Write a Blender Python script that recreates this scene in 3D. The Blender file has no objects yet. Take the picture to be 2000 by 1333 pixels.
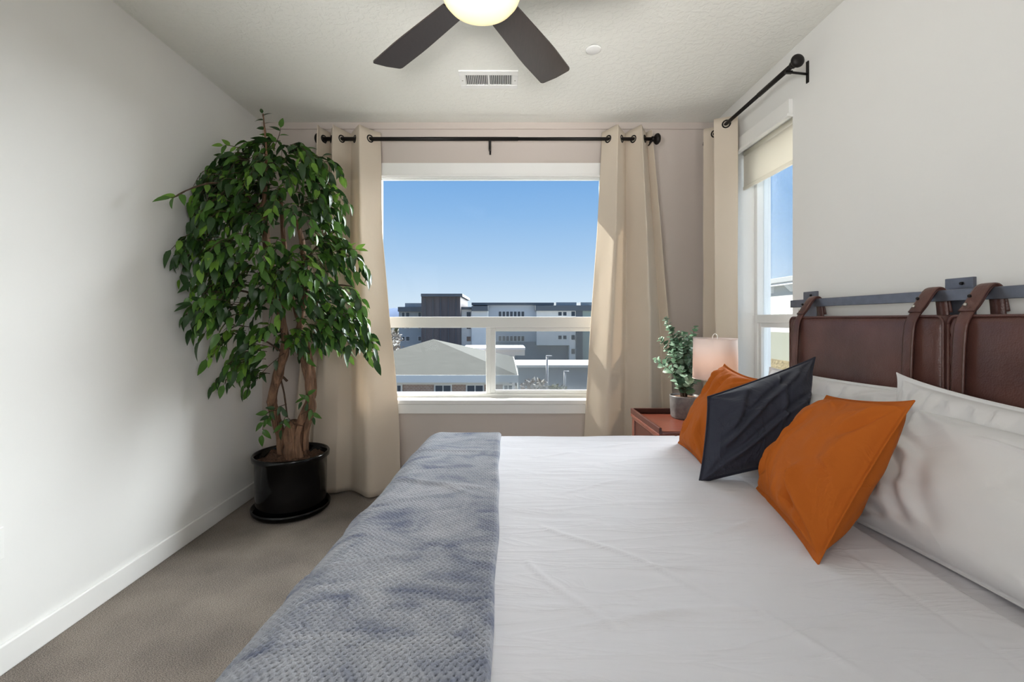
import bpy, bmesh, math, random
import numpy as np
from mathutils import Vector, Matrix, noise

random.seed(7)
SC = bpy.context.scene
COL = SC.collection
CAMZ, FPX = 1.27, 890.0

# ------------------------------------------------------------------ camera
cam_d = bpy.data.cameras.new('camera')
cam_d.sensor_width = 36.0
cam_d.lens = FPX / 2000.0 * 36.0
cam_d.shift_x = 0.0075
cam_d.shift_y = -0.0208
cam_d.clip_start = 0.02
cam_d.clip_end = 5000
cam = bpy.data.objects.new('camera', cam_d)
COL.objects.link(cam)
cam.location = (0, 0, CAMZ)
cam.rotation_euler = (math.radians(90), 0, 0)
SC.camera = cam

# ------------------------------------------------------------------ view / world / lights
SC.view_settings.view_transform = 'Standard'
SC.view_settings.look = 'None'
SC.view_settings.exposure = 0.0
SC.view_settings.gamma = 1.0
SC.view_settings.use_curve_mapping = False


def lin(c):
    c = c / 255.0
    return c / 12.92 if c <= 0.04045 else ((c + 0.055) / 1.055) ** 2.4


def rgb(r, g, b):
    return (lin(r), lin(g), lin(b), 1.0)


W = bpy.data.worlds.new('sky')
SC.world = W
W.use_nodes = True
nt = W.node_tree
nt.nodes.clear()
wo = nt.nodes.new('ShaderNodeOutputWorld')
bg = nt.nodes.new('ShaderNodeBackground')
tc = nt.nodes.new('ShaderNodeTexCoord')
sx = nt.nodes.new('ShaderNodeSeparateXYZ')
mr = nt.nodes.new('ShaderNodeMapRange')
mr.inputs['From Min'].default_value = -0.02
mr.inputs['From Max'].default_value = 0.42
cr = nt.nodes.new('ShaderNodeValToRGB')
el = cr.color_ramp.elements
el[0].position = 0.0
el[0].color = rgb(222, 236, 250)
el[1].position = 1.0
el[1].color = rgb(100, 156, 224)
for p, c in ((0.12, (214, 232, 250)), (0.33, (178, 210, 244)), (0.55, (146, 190, 238)), (0.75, (122, 174, 232))):
    e = el.new(p)
    e.color = rgb(*c)
nt.links.new(tc.outputs['Generated'], sx.inputs[0])
nt.links.new(sx.outputs['Z'], mr.inputs['Value'])
nt.links.new(mr.outputs['Result'], cr.inputs['Fac'])
nt.links.new(cr.outputs['Color'], bg.inputs['Color'])
bg.inputs['Strength'].default_value = 1.0
nt.links.new(bg.outputs[0], wo.inputs[0])


def add_sun(name, direction, strength, angle, color):
    d = bpy.data.lights.new(name, 'SUN')
    d.energy = strength
    d.angle = math.radians(angle)
    d.color = color
    o = bpy.data.objects.new(name, d)
    COL.objects.link(o)
    o.rotation_euler = Vector(direction).to_track_quat('-Z', 'Y').to_euler()
    o.location = (0, 10, 12)
    return o


def add_area(name, loc, target, sx_, sy_, power, color=(1, 1, 1)):
    d = bpy.data.lights.new(name, 'AREA')
    d.shape = 'RECTANGLE'
    d.size, d.size_y = sx_, sy_
    d.energy = power
    d.color = color
    o = bpy.data.objects.new(name, d)
    COL.objects.link(o)
    o.location = loc
    o.rotation_euler = (Vector(target) - Vector(loc)).to_track_quat('-Z', 'Y').to_euler()
    return o


add_sun('sun', (0.82, -0.75, -1.02), 13.0, 0.6, (1.0, 0.95, 0.87))
# wide soft suns added to strengthen the sky's light through the two windows
add_sun('sky_fill', (-0.66, -0.62, -0.36), 14.0, 50, (0.94, 0.97, 1.0))
add_sun('side_sky_fill', (-0.35, -0.75, -0.60), 7.0, 70, (0.95, 0.975, 1.0))
# fill lights added behind the camera: one up at the ceiling, others at walls
fill_a = add_area('ceiling_fill', (0.0, -1.4, 1.0), (0.0, 1.85, 2.74), 1.6, 0.8, 10.0, (1.0, 0.99, 0.97))
fill_a.data.spread = math.radians(36)
add_area('rear_fill', (-1.5, -1.0, 1.5), (1.5, 0.8, 1.6), 1.0, 1.6, 11, (1.0, 0.99, 0.975))
fill_c = add_area('wall_fill', (1.0, -1.2, 1.6), (-1.8, 2.3, 1.2), 1.0, 1.0, 3.8, (1.0, 0.99, 0.975))
fill_c.data.spread = math.radians(55)
fill_d = add_area('wall_fill', (-1.3, -1.2, 1.6), (1.5, 1.8, 2.4), 1.0, 1.0, 6.0, (1.0, 0.99, 0.975))
fill_d.data.spread = math.radians(60)

# ------------------------------------------------------------------ helpers


def tag(o, label=None, cat=None, group=None, kind=None):
    if label: o['label'] = label
    if cat: o['category'] = cat
    if group: o['group'] = group
    if kind: o['kind'] = kind
    return o


def empty(name, loc=(0, 0, 0), label=None, cat=None, group=None):
    o = bpy.data.objects.new(name, None)
    COL.objects.link(o)
    o.location = loc
    o.empty_display_size = 0.05
    return tag(o, label, cat, group)


def link(name, me, mat=None, parent=None, smooth=False):
    o = bpy.data.objects.new(name, me)
    COL.objects.link(o)
    if mat is not None and not me.materials:
        for m_ in (mat if isinstance(mat, (list, tuple)) else [mat]):
            me.materials.append(m_)
    if parent is not None:
        o.parent = parent
        pw = parent.location.copy()
        p = parent
        while p.parent is not None:
            p = p.parent
            pw = pw + p.location
        o.location = -pw          # meshes are modelled in world coordinates
    if smooth:
        me.polygons.foreach_set('use_smooth', [True] * len(me.polygons))
    return o


def bm_obj(name, bm, mat=None, parent=None, smooth=False):
    me = bpy.data.meshes.new(name)
    bm.normal_update()
    bm.to_mesh(me)
    bm.free()
    return link(name, me, mat, parent, smooth)


def box_bm(bm, x0, x1, y0, y1, z0, z1, bevel=0.0, seg=2):
    b2 = bmesh.new()
    bmesh.ops.create_cube(b2, size=1.0)
    for v in b2.verts:
        v.co = Vector(((x0 + x1) / 2 + v.co.x * (x1 - x0), (y0 + y1) / 2 + v.co.y * (y1 - y0), (z0 + z1) / 2 + v.co.z * (z1 - z0)))
    if bevel > 0:
        bmesh.ops.bevel(b2, geom=b2.edges[:], offset=bevel, segments=seg, profile=0.5, affect='EDGES')
    tmp = bpy.data.meshes.new('tmp')
    b2.to_mesh(tmp)
    b2.free()
    bm.from_mesh(tmp)
    bpy.data.meshes.remove(tmp)
    return bm


def box(name, x0, x1, y0, y1, z0, z1, mat, parent=None, bevel=0.0, smooth=False, seg=2):
    return bm_obj(name, box_bm(bmesh.new(), x0, x1, y0, y1, z0, z1, bevel, seg), mat, parent, smooth)


def lathe(name, prof, cx, cy, mat, parent=None, n=48, smooth=True, closed_top=False):
    """prof: list of (r, z); revolves about the vertical through cx, cy"""
    bm = bmesh.new()
    rings = []
    for r, z in prof:
        if r < 1e-5:
            rings.append([bm.verts.new((cx, cy, z))])
        else:
            rings.append([bm.verts.new((cx + r * math.cos(2 * math.pi * i / n), cy + r * math.sin(2 * math.pi * i / n), z)) for i in range(n)])
    for a, b in zip(rings[:-1], rings[1:]):
        for i in range(n):
            j = (i + 1) % n
            if len(a) == 1 and len(b) == 1: continue
            if len(a) == 1: bm.faces.new((a[0], b[j], b[i]))
            elif len(b) == 1: bm.faces.new((a[i], a[j], b[0]))
            else: bm.faces.new((a[i], a[j], b[j], b[i]))
    bmesh.ops.recalc_face_normals(bm, faces=bm.faces[:])
    o = bm_obj(name, bm, mat, parent, smooth)
    return o


def tube_bm(bm, pts, radii, n=8, cap=True):
    pts = [Vector(p) for p in pts]
    if not isinstance(radii, (list, tuple)): radii = [radii] * len(pts)
    prev = None
    rings = []
    up = Vector((0.13, 0.21, 0.97))
    for i, p in enumerate(pts):
        t = (pts[min(i + 1, len(pts) - 1)] - pts[max(i - 1, 0)])
        t = t.normalized() if t.length > 1e-9 else Vector((0, 0, 1))
        if prev is None:
            u = t.cross(up)
            if u.length < 1e-3: u = t.cross(Vector((1, 0, 0)))
        else:
            u = prev - t * prev.dot(t)
        u.normalize()
        prev = u
        w = t.cross(u)
        rings.append([bm.verts.new(p + (u * math.cos(2 * math.pi * k / n) + w * math.sin(2 * math.pi * k / n)) * radii[i]) for k in range(n)])
    for a, b in zip(rings[:-1], rings[1:]):
        for k in range(n):
            bm.faces.new((a[k], a[(k + 1) % n], b[(k + 1) % n], b[k]))
    if cap:
        bm.faces.new(rings[0][::-1])
        bm.faces.new(rings[-1])
    return bm


def tube(name, pts, radii, mat, parent=None, n=12, smooth=True):
    return bm_obj(name, tube_bm(bmesh.new(), pts, radii, n), mat, parent, smooth)


def smooth_path(pts, k=6):
    """Catmull-Rom through the points"""
    pts = [Vector(p) for p in pts]
    out = []
    for i in range(len(pts) - 1):
        p0, p1, p2, p3 = pts[max(i - 1, 0)], pts[i], pts[i + 1], pts[min(i + 2, len(pts) - 1)]
        for j in range(k):
            t = j / k
            out.append(0.5 * ((2 * p1) + (p2 - p0) * t + (2 * p0 - 5 * p1 + 4 * p2 - p3) * t * t + (3 * p1 - p0 - 3 * p2 + p3) * t ** 3))
    out.append(pts[-1])
    return out


def grid_mesh(name, V, mat, parent=None, smooth=True, wrap_u=False):
    """V: numpy array (nu, nv, 3)"""
    nu, nv = V.shape[:2]
    me = bpy.data.meshes.new(name)
    me.vertices.add(nu * nv)
    me.vertices.foreach_set('co', V.reshape(-1).astype(np.float32))
    iu = np.arange(nu if wrap_u else nu - 1)
    a = (iu[:, None] * nv + np.arange(nv - 1)[None, :])
    b = (((iu + 1) % nu)[:, None] * nv + np.arange(nv - 1)[None, :])
    q = np.stack([a, b, b + 1, a + 1], -1).reshape(-1, 4)
    n = len(q)
    me.loops.add(n * 4)
    me.polygons.add(n)
    me.loops.foreach_set('vertex_index', q.reshape(-1).astype(np.int32))
    me.polygons.foreach_set('loop_start', (np.arange(n) * 4).astype(np.int32))
    me.polygons.foreach_set('use_smooth', np.full(n, smooth))
    me.update(calc_edges=True)
    me.validate()
    return link(name, me, mat, parent)


def nz(x, y, z=0.0):
    return noise.noise(Vector((x, y, z)))


def at(px, py, Y):
    """the point at depth Y that stands at that place of the survey photograph"""
    return Vector(((px - 985.0) * Y / FPX, Y, CAMZ - (py - 625.0) * Y / FPX))


# ------------------------------------------------------------------ materials


def mat_new(name):
    m = bpy.data.materials.new(name)
    m.use_nodes = True
    t = m.node_tree
    b = t.nodes['Principled BSDF']
    return m, t, b


def pmat(name, col, rough=0.6, metal=0.0, var=0.0, vscale=6.0, bump=0.0, bscale=60.0, bdist=0.01, spec=0.5, stretch=None, detail=4.0, sheen=0.0, coord='Object', translucent=0.0, coat=0.0):
    m, t, b = mat_new(name)
    N, L = t.nodes, t.links
    b.inputs['Base Color'].default_value = col
    b.inputs['Roughness'].default_value = rough
    b.inputs['Metallic'].default_value = metal
    b.inputs['Specular IOR Level'].default_value = spec
    if sheen:
        b.inputs['Sheen Weight'].default_value = sheen
    if coat:
        b.inputs['Coat Weight'].default_value = coat
        b.inputs['Coat Roughness'].default_value = 0.1
    tcn = N.new('ShaderNodeTexCoord')
    src = tcn.outputs[coord]
    if stretch:
        mp = N.new('ShaderNodeMapping')
        mp.inputs['Scale'].default_value = stretch
        L.new(src, mp.inputs['Vector'])
        src = mp.outputs['Vector']
    if var > 0:
        n1 = N.new('ShaderNodeTexNoise')
        n1.inputs['Scale'].default_value = vscale
        n1.inputs['Detail'].default_value = detail
        L.new(src, n1.inputs['Vector'])
        mx = N.new('ShaderNodeMix')
        mx.data_type = 'RGBA'
        mx.inputs['A'].default_value = tuple(c * (1 - var) for c in col[:3]) + (1,)
        mx.inputs['B'].default_value = tuple(min(1, c * (1 + var)) for c in col[:3]) + (1,)
        rp = N.new('ShaderNodeMapRange')
        rp.inputs['From Min'].default_value = 0.3
        rp.inputs['From Max'].default_value = 0.7
        L.new(n1.outputs['Fac'], rp.inputs['Value'])
        L.new(rp.outputs['Result'], mx.inputs['Factor'])
        L.new(mx.outputs['Result'], b.inputs['Base Color'])
    if bump > 0:
        n2 = N.new('ShaderNodeTexNoise')
        n2.inputs['Scale'].default_value = bscale
        n2.inputs['Detail'].default_value = 3.0
        L.new(src, n2.inputs['Vector'])
        bp = N.new('ShaderNodeBump')
        bp.inputs['Strength'].default_value = bump
        bp.inputs['Distance'].default_value = bdist
        L.new(n2.outputs['Fac'], bp.inputs['Height'])
        L.new(bp.outputs['Normal'], b.inputs['Normal'])
    if translucent > 0:
        tr = N.new('ShaderNodeBsdfTranslucent')
        tr.inputs['Color'].default_value = col
        ms = N.new('ShaderNodeMixShader')
        ms.inputs['Fac'].default_value = translucent
        out = N['Material Output']
        L.new(b.outputs[0], ms.inputs[1])
        L.new(tr.outputs[0], ms.inputs[2])
        L.new(ms.outputs[0], out.inputs['Surface'])
    return m


M = {}
M['wall'] = pmat('wall_paint', rgb(236, 235, 232), 0.75, var=0.012, vscale=2, bump=0.10, bscale=90, bdist=0.002, spec=0.25)
M['wall_back'] = pmat('wall_paint_shaded', rgb(203, 192, 184), 0.75, var=0.012, vscale=2, bump=0.10, bscale=90, bdist=0.002, spec=0.25)  # same paint as the other walls, the back wall's shade put into its colour
M['white'] = pmat('white_trim_paint', rgb(240, 239, 236), 0.42, var=0.01)
M['vinyl'] = pmat('white_vinyl', rgb(243, 243, 240), 0.38)
M['black'] = pmat('black_metal', rgb(34, 31, 30), 0.45, metal=0.6)
M['bracket'] = pmat('dark_steel', rgb(112, 115, 126), 0.40, metal=0.6, var=0.1, vscale=30)
M['pot'] = pmat('black_glazed_plastic', rgb(5, 5, 6), 0.12, spec=0.35)
M['soil'] = pmat('potting_bark', rgb(92, 66, 50), 0.95, var=0.5, vscale=60, bump=1.0, bscale=80, bdist=0.02)
M['bark'] = pmat('ficus_bark', rgb(128, 96, 74), 0.85, var=0.55, vscale=34, bump=1.0, bscale=60, bdist=0.03, stretch=(1, 1, 0.16), detail=7)
M['twig'] = pmat('dark_twig', rgb(72, 54, 40), 0.85, var=0.2, vscale=30)
M['curtain'] = pmat('cream_curtain_cloth', rgb(232, 219, 202), 0.8, var=0.02, vscale=5, bump=0.12, bscale=9, bdist=0.02, spec=0.15, sheen=0.1, translucent=0.25, stretch=(1, 1, 0.6))
M['blind'] = pmat('cream_blind_fabric', rgb(240, 235, 224), 0.8, bump=0.05, bscale=400, bdist=0.001, translucent=0.35)
M['leather'] = None
M['cherry'] = pmat('cherry_wood', rgb(98, 50, 38), 0.28, var=0.25, vscale=9, stretch=(1, 7, 7), coat=0.3)
M['cherry_dark'] = pmat('dark_cherry_wood', rgb(64, 32, 25), 0.32, var=0.2, vscale=9, stretch=(1, 7, 7))
M['blade'] = pmat('walnut_fan_blade', rgb(54, 44, 42), 0.30, var=0.14, vscale=14, stretch=(9, 1.2, 1), spec=.6)
M['planter'] = pmat('grey_mottled_ceramic', rgb(100, 98, 98), 0.35, var=0.25, vscale=40)
M['shade'] = pmat('white_linen_shade', rgb(240, 228, 222), 0.85, bump=0.25, bscale=160, bdist=0.002, translucent=0.5, stretch=(1, 1, 5))
M['brass'] = pmat('brushed_nickel', rgb(200, 196, 188), 0.3, metal=0.9)
M['mattress'] = pmat('mattress_ticking', rgb(225, 223, 220), 0.9)
M['darkwood'] = pmat('dark_bed_wood', rgb(56, 42, 36), 0.5, var=0.2, vscale=12)
M['linen'] = None


def leaf_mat(name, c, trans):
    return pmat(name, c, 0.36, var=0.18, vscale=30, spec=0.35, translucent=trans)


M['leaf_dark'] = leaf_mat('ficus_leaf_dark', rgb(42, 70, 34), 0.12)
M['leaf_mid'] = leaf_mat('ficus_leaf_mid', rgb(72, 110, 44), 0.18)
M['leaf_light'] = leaf_mat('ficus_leaf_light', rgb(108, 146, 56), 0.25)
M['euc_a'] = leaf_mat('eucalyptus_leaf_grey_green', rgb(146, 172, 152), 0.1)
M['euc_b'] = leaf_mat('eucalyptus_leaf_deep_green', rgb(92, 122, 98), 0.1)


def leather():
    m, t, b = mat_new('brown_leather')
    N, L = t.nodes, t.links
    tcn = N.new('ShaderNodeTexCoord')
    n1 = N.new('ShaderNodeTexNoise'); n1.inputs['Scale'].default_value = 5; n1.inputs['Detail'].default_value = 7
    L.new(tcn.outputs['Object'], n1.inputs['Vector'])
    cr_ = N.new('ShaderNodeValToRGB')
    cr_.color_ramp.elements[0].position = 0.3; cr_.color_ramp.elements[0].color = rgb(74, 45, 41)
    cr_.color_ramp.elements[1].position = 0.72; cr_.color_ramp.elements[1].color = rgb(106, 70, 62)
    L.new(n1.outputs['Fac'], cr_.inputs['Fac'])
    L.new(cr_.outputs['Color'], b.inputs['Base Color'])
    b.inputs['Roughness'].default_value = 0.36
    vo = N.new('ShaderNodeTexVoronoi'); vo.inputs['Scale'].default_value = 190
    L.new(tcn.outputs['Object'], vo.inputs['Vector'])
    n2 = N.new('ShaderNodeTexNoise'); n2.inputs['Scale'].default_value = 22; n2.inputs['Detail'].default_value = 4
    L.new(tcn.outputs['Object'], n2.inputs['Vector'])
    ad = N.new('ShaderNodeMath'); ad.operation = 'MULTIPLY_ADD'; ad.inputs[1].default_value = 0.25
    L.new(vo.outputs['Distance'], ad.inputs[0]); L.new(n2.outputs['Fac'], ad.inputs[2])
    bp = N.new('ShaderNodeBump'); bp.inputs['Strength'].default_value = 0.35; bp.inputs['Distance'].default_value = 0.006
    L.new(ad.outputs[0], bp.inputs['Height']); L.new(bp.outputs['Normal'], b.inputs['Normal'])
    return m


M['leather'] = leather()


def cloth(name, col, rough=0.85, fine=0.15, crease=0.3, cscale=3.0, stretch=(1, 1, 1), var=0.03, sheen=0.1):
    """woven cloth with long irregular creases in its relief"""
    m, t, b = mat_new(name)
    N, L = t.nodes, t.links
    b.inputs['Roughness'].default_value = rough
    b.inputs['Specular IOR Level'].default_value = 0.2
    b.inputs['Sheen Weight'].default_value = sheen
    tcn = N.new('ShaderNodeTexCoord')
    nv = N.new('ShaderNodeTexNoise'); nv.inputs['Scale'].default_value = 4
    L.new(tcn.outputs['Object'], nv.inputs['Vector'])
    mx = N.new('ShaderNodeMix'); mx.data_type = 'RGBA'
    mx.inputs['A'].default_value = tuple(c * (1 - var) for c in col[:3]) + (1,)
    mx.inputs['B'].default_value = tuple(min(1, c * (1 + var)) for c in col[:3]) + (1,)
    L.new(nv.outputs['Fac'], mx.inputs['Factor']); L.new(mx.outputs['Result'], b.inputs['Base Color'])
    mp = N.new('ShaderNodeMapping'); mp.inputs['Scale'].default_value = stretch
    L.new(tcn.outputs['Object'], mp.inputs['Vector'])
    n1 = N.new('ShaderNodeTexNoise'); n1.inputs['Scale'].default_value = cscale; n1.inputs['Detail'].default_value = 5
    n1.inputs['Distortion'].default_value = 0.7
    L.new(mp.outputs[0], n1.inputs['Vector'])
    # ridge: 1-|2n-1|, sharpened
    s1 = N.new('ShaderNodeMath'); s1.operation = 'MULTIPLY_ADD'; s1.inputs[1].default_value = 2; s1.inputs[2].default_value = -1
    L.new(n1.outputs['Fac'], s1.inputs[0])
    s2 = N.new('ShaderNodeMath'); s2.operation = 'ABSOLUTE'; L.new(s1.outputs[0], s2.inputs[0])
    s3 = N.new('ShaderNodeMath'); s3.operation = 'SUBTRACT'; s3.inputs[0].default_value = 1; L.new(s2.outputs[0], s3.inputs[1])
    s4 = N.new('ShaderNodeMath'); s4.operation = 'POWER'; s4.inputs[1].default_value = 9; L.new(s3.outputs[0], s4.inputs[0])
    n2 = N.new('ShaderNodeTexNoise'); n2.inputs['Scale'].default_value = 1.3
    L.new(tcn.outputs['Object'], n2.inputs['Vector'])
    s5 = N.new('ShaderNodeMath'); s5.operation = 'MULTIPLY'; L.new(s4.outputs[0], s5.inputs[0]); L.new(n2.outputs['Fac'], s5.inputs[1])
    bp = N.new('ShaderNodeBump'); bp.inputs['Strength'].default_value = crease; bp.inputs['Distance'].default_value = 0.012
    L.new(s5.outputs[0], bp.inputs['Height'])
    n3 = N.new('ShaderNodeTexNoise'); n3.inputs['Scale'].default_value = 260
    L.new(tcn.outputs['Object'], n3.inputs['Vector'])
    b2 = N.new('ShaderNodeBump'); b2.inputs['Strength'].default_value = fine; b2.inputs['Distance'].default_value = 0.001
    L.new(n3.outputs['Fac'], b2.inputs['Height']); L.new(bp.outputs['Normal'], b2.inputs['Normal'])
    L.new(b2.outputs['Normal'], b.inputs['Normal'])
    return m


M['linen'] = cloth('white_cotton', rgb(227, 226, 231), 0.85, 0.05, 0.24, 4.2, (0.55, 3.0, 1))
M['pillow_linen'] = cloth('white_pillow_cotton', rgb(234, 233, 233), 0.85, 0.05, 0.2, 5, (1, 1, 1))
M['orange'] = cloth('rust_orange_cotton', rgb(184, 97, 32), 0.85, 0.25, 0.35, 5, (1.5, 1, 1), var=0.06, sheen=0.0)
M['navy'] = cloth('charcoal_navy_cotton', rgb(54, 56, 68), 0.8, 0.25, 0.55, 5, (1.5, 1, 1), var=0.08, sheen=0.05)


def ceiling_mat():
    m, t, b = mat_new('knockdown_ceiling_paint')
    N, L = t.nodes, t.links
    b.inputs['Base Color'].default_value = rgb(238, 237, 230)
    b.inputs['Roughness'].default_value = 0.8
    b.inputs['Specular IOR Level'].default_value = 0.2
    tcn = N.new('ShaderNodeTexCoord')
    n1 = N.new('ShaderNodeTexNoise'); n1.inputs['Scale'].default_value = 34; n1.inputs['Detail'].default_value = 3
    n1.inputs['Distortion'].default_value = 0.6
    L.new(tcn.outputs['Object'], n1.inputs['Vector'])
    cr_ = N.new('ShaderNodeValToRGB')
    cr_.color_ramp.elements[0].position = 0.44; cr_.color_ramp.elements[1].position = 0.56
    L.new(n1.outputs['Fac'], cr_.inputs['Fac'])
    bp = N.new('ShaderNodeBump'); bp.inputs['Strength'].default_value = 0.30; bp.inputs['Distance'].default_value = 0.004
    L.new(cr_.outputs['Color'], bp.inputs['Height']); L.new(bp.outputs['Normal'], b.inputs['Normal'])
    return m


M['ceiling'] = ceiling_mat()


def carpet_mat():
    m, t, b = mat_new('taupe_carpet')
    N, L = t.nodes, t.links
    b.inputs['Roughness'].default_value = 0.95
    b.inputs['Specular IOR Level'].default_value = 0.1
    b.inputs['Sheen Weight'].default_value = 0.2
    tcn = N.new('ShaderNodeTexCoord')
    n1 = N.new('ShaderNodeTexNoise'); n1.inputs['Scale'].default_value = 230; n1.inputs['Detail'].default_value = 5
    n0 = N.new('ShaderNodeTexNoise'); n0.inputs['Scale'].default_value = 3.2; n0.inputs['Detail'].default_value = 4
    mp = N.new('ShaderNodeMapping'); mp.inputs['Scale'].default_value = (0.8, 2.0, 1)
    L.new(tcn.outputs['Object'], mp.inputs[0]); L.new(mp.outputs[0], n1.inputs['Vector']); L.new(tcn.outputs['Object'], n0.inputs['Vector'])
    ad = N.new('ShaderNodeMath'); ad.operation = 'MULTIPLY_ADD'; ad.inputs[1].default_value = 0.3
    L.new(n0.outputs['Fac'], ad.inputs[0]); L.new(n1.outputs['Fac'], ad.inputs[2])
    cr_ = N.new('ShaderNodeValToRGB')
    cr_.color_ramp.elements[0].position = 0.48; cr_.color_ramp.elements[0].color = rgb(70, 61, 54)
    cr_.color_ramp.elements[1].position = 0.84; cr_.color_ramp.elements[1].color = rgb(172, 158, 145)
    L.new(ad.outputs[0], cr_.inputs['Fac']); L.new(cr_.outputs['Color'], b.inputs['Base Color'])
    bp = N.new('ShaderNodeBump'); bp.inputs['Strength'].default_value = 0.8; bp.inputs['Distance'].default_value = 0.008
    L.new(n1.outputs['Fac'], bp.inputs['Height']); L.new(bp.outputs['Normal'], b.inputs['Normal'])
    return m


M['carpet'] = carpet_mat()


def blanket_mat():
    m, t, b = mat_new('blue_grey_plush_knit')
    N, L = t.nodes, t.links
    b.inputs['Roughness'].default_value = 0.9
    b.inputs['Specular IOR Level'].default_value = 0.15
    b.inputs['Sheen Weight'].default_value = 0.15
    b.inputs['Sheen Roughness'].default_value = 0.4
    tcn = N.new('ShaderNodeTexCoord')
    mp = N.new('ShaderNodeMapping'); mp.inputs['Scale'].default_value = (3.4, 5.6, 3.0); mp.inputs['Rotation'].default_value = (0, 0, 0.55)
    L.new(tcn.outputs['Object'], mp.inputs[0])
    n1 = N.new('ShaderNodeTexNoise'); n1.inputs['Scale'].default_value = 1.6; n1.inputs['Detail'].default_value = 8; n1.inputs['Roughness'].default_value = 0.62; n1.inputs['Distortion'].default_value = 0.8
    L.new(mp.outputs[0], n1.inputs['Vector'])
    cr_ = N.new('ShaderNodeValToRGB')
    e_ = cr_.color_ramp.elements
    e_[0].position = 0.34; e_[0].color = rgb(120, 127, 147)
    e_[1].position = 0.70; e_[1].color = rgb(192, 194, 200)
    k = e_.new(0.47); k.color = rgb(163, 167, 177)
    L.new(n1.outputs['Fac'], cr_.inputs['Fac']); L.new(cr_.outputs['Color'], b.inputs['Base Color'])
    n3 = N.new('ShaderNodeTexNoise'); n3.inputs['Scale'].default_value = 420
    L.new(tcn.outputs['Object'], n3.inputs['Vector'])
    bp = N.new('ShaderNodeBump'); bp.inputs['Strength'].default_value = 0.5; bp.inputs['Distance'].default_value = 0.003
    L.new(n3.outputs['Fac'], bp.inputs['Height']); L.new(bp.outputs['Normal'], b.inputs['Normal'])
    return m


M['blanket'] = blanket_mat()


def glass_mat(name, tint, gloss):
    m = bpy.data.materials.new(name)
    m.use_nodes = True
    t = m.node_tree
    N, L = t.nodes, t.links
    N.clear()
    out = N.new('ShaderNodeOutputMaterial')
    tr = N.new('ShaderNodeBsdfTransparent'); tr.inputs['Color'].default_value = tint
    gl = N.new('ShaderNodeBsdfGlossy'); gl.inputs['Roughness'].default_value = 0.02
    ms = N.new('ShaderNodeMixShader')
    fr = N.new('ShaderNodeFresnel'); fr.inputs['IOR'].default_value = gloss
    L.new(fr.outputs[0], ms.inputs[0]); L.new(tr.outputs[0], ms.inputs[1]); L.new(gl.outputs[0], ms.inputs[2])
    L.new(ms.outputs[0], out.inputs['Surface'])
    return m


M['glass'] = glass_mat('window_glass', (0.97, 0.985, 0.98, 1), 1.12)


def screen_mat():
    m = bpy.data.materials.new('grey_insect_mesh')
    m.use_nodes = True
    t = m.node_tree
    N, L = t.nodes, t.links
    N.clear()
    out = N.new('ShaderNodeOutputMaterial')
    tr = N.new('ShaderNodeBsdfTransparent')
    df = N.new('ShaderNodeBsdfDiffuse'); df.inputs['Color'].default_value = rgb(120, 124, 128)
    ms = N.new('ShaderNodeMixShader'); ms.inputs[0].default_value = 0.28
    L.new(tr.outputs[0], ms.inputs[1]); L.new(df.outputs[0], ms.inputs[2]); L.new(ms.outputs[0], out.inputs['Surface'])
    return m


M['screen'] = screen_mat()


def emit_mat(name, col, strength):
    m, t, b = mat_new(name)
    b.inputs['Base Color'].default_value = rgb(250, 246, 225)
    b.inputs['Roughness'].default_value = 0.25
    N, L = t.nodes, t.links
    lw = N.new('ShaderNodeTexCoord')
    b.inputs['Emission Color'].default_value = col
    b.inputs['Emission Strength'].default_value = strength
    return m


M['bowl'] = emit_mat('lit_glass_bowl', rgb(255, 236, 170), 0.62)

# ------------------------------------------------------------------ room shell
XL, XR, YB, YR, ZC = -1.806, 1.563, 3.40, -1.80, 2.74
BW = dict(x0=-0.985, x1=0.775, z0=0.655, z1=2.405)         # back window opening
RW = dict(y0=2.47, y1=3.10, z0=0.655, z1=2.43)             # right window opening


def wall_hole(name, axis, c0, c1, a0, a1, z0, z1, h0, h1, hz0, hz1, mat):
    bm = bmesh.new()
    def v(c, a, z): return bm.verts.new((a, c, z) if axis == 'y' else (c, a, z))
    rings = []
    for c in (c0, c1):
        o = [v(c, a0, z0), v(c, a1, z0), v(c, a1, z1), v(c, a0, z1)]
        i = [v(c, h0, hz0), v(c, h1, hz0), v(c, h1, hz1), v(c, h0, hz1)]
        rings.append((o, i))
    for (o, i) in rings:
        for k in range(4):
            bm.faces.new((o[k], o[(k + 1) % 4], i[(k + 1) % 4], i[k]))
    for w in (0, 1):
        p, q = rings[0][w], rings[1][w]
        for k in range(4):
            bm.faces.new((p[k], p[(k + 1) % 4], q[(k + 1) % 4], q[k]))
    bmesh.ops.recalc_face_normals(bm, faces=bm.faces[:])
    return tag(bm_obj(name, bm, mat), kind='structure')


tag(box('floor', XL - .2, XR + .2, YR - .2, YB + .25, -0.15, 0.0, M['carpet']), kind='structure')
tag(box('ceiling', XL - .2, XR + .25, YR - .2, YB + .25, ZC, ZC + .15, M['ceiling']), kind='structure')
tag(box('wall_left', XL - .15, XL, YR - .2, YB + .25, 0, ZC, M['wall']), kind='structure')
tag(box('wall_rear', XL, XR, YR - .15, YR, 0, ZC, M['wall']), kind='structure')
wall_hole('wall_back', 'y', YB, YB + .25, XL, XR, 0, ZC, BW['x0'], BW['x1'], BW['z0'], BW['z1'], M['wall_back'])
wall_hole('wall_right', 'x', XR, XR + .25, YR - .2, YB + .25, 0, ZC, RW['y0'], RW['y1'], RW['z0'], RW['z1'], M['wall'])


def board(name, x0, x1, y0, y1, z0, z1, bev=0.004):
    return tag(box(name, x0, x1, y0, y1, z0, z1, M['white'], bevel=bev), kind='structure')


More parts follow.
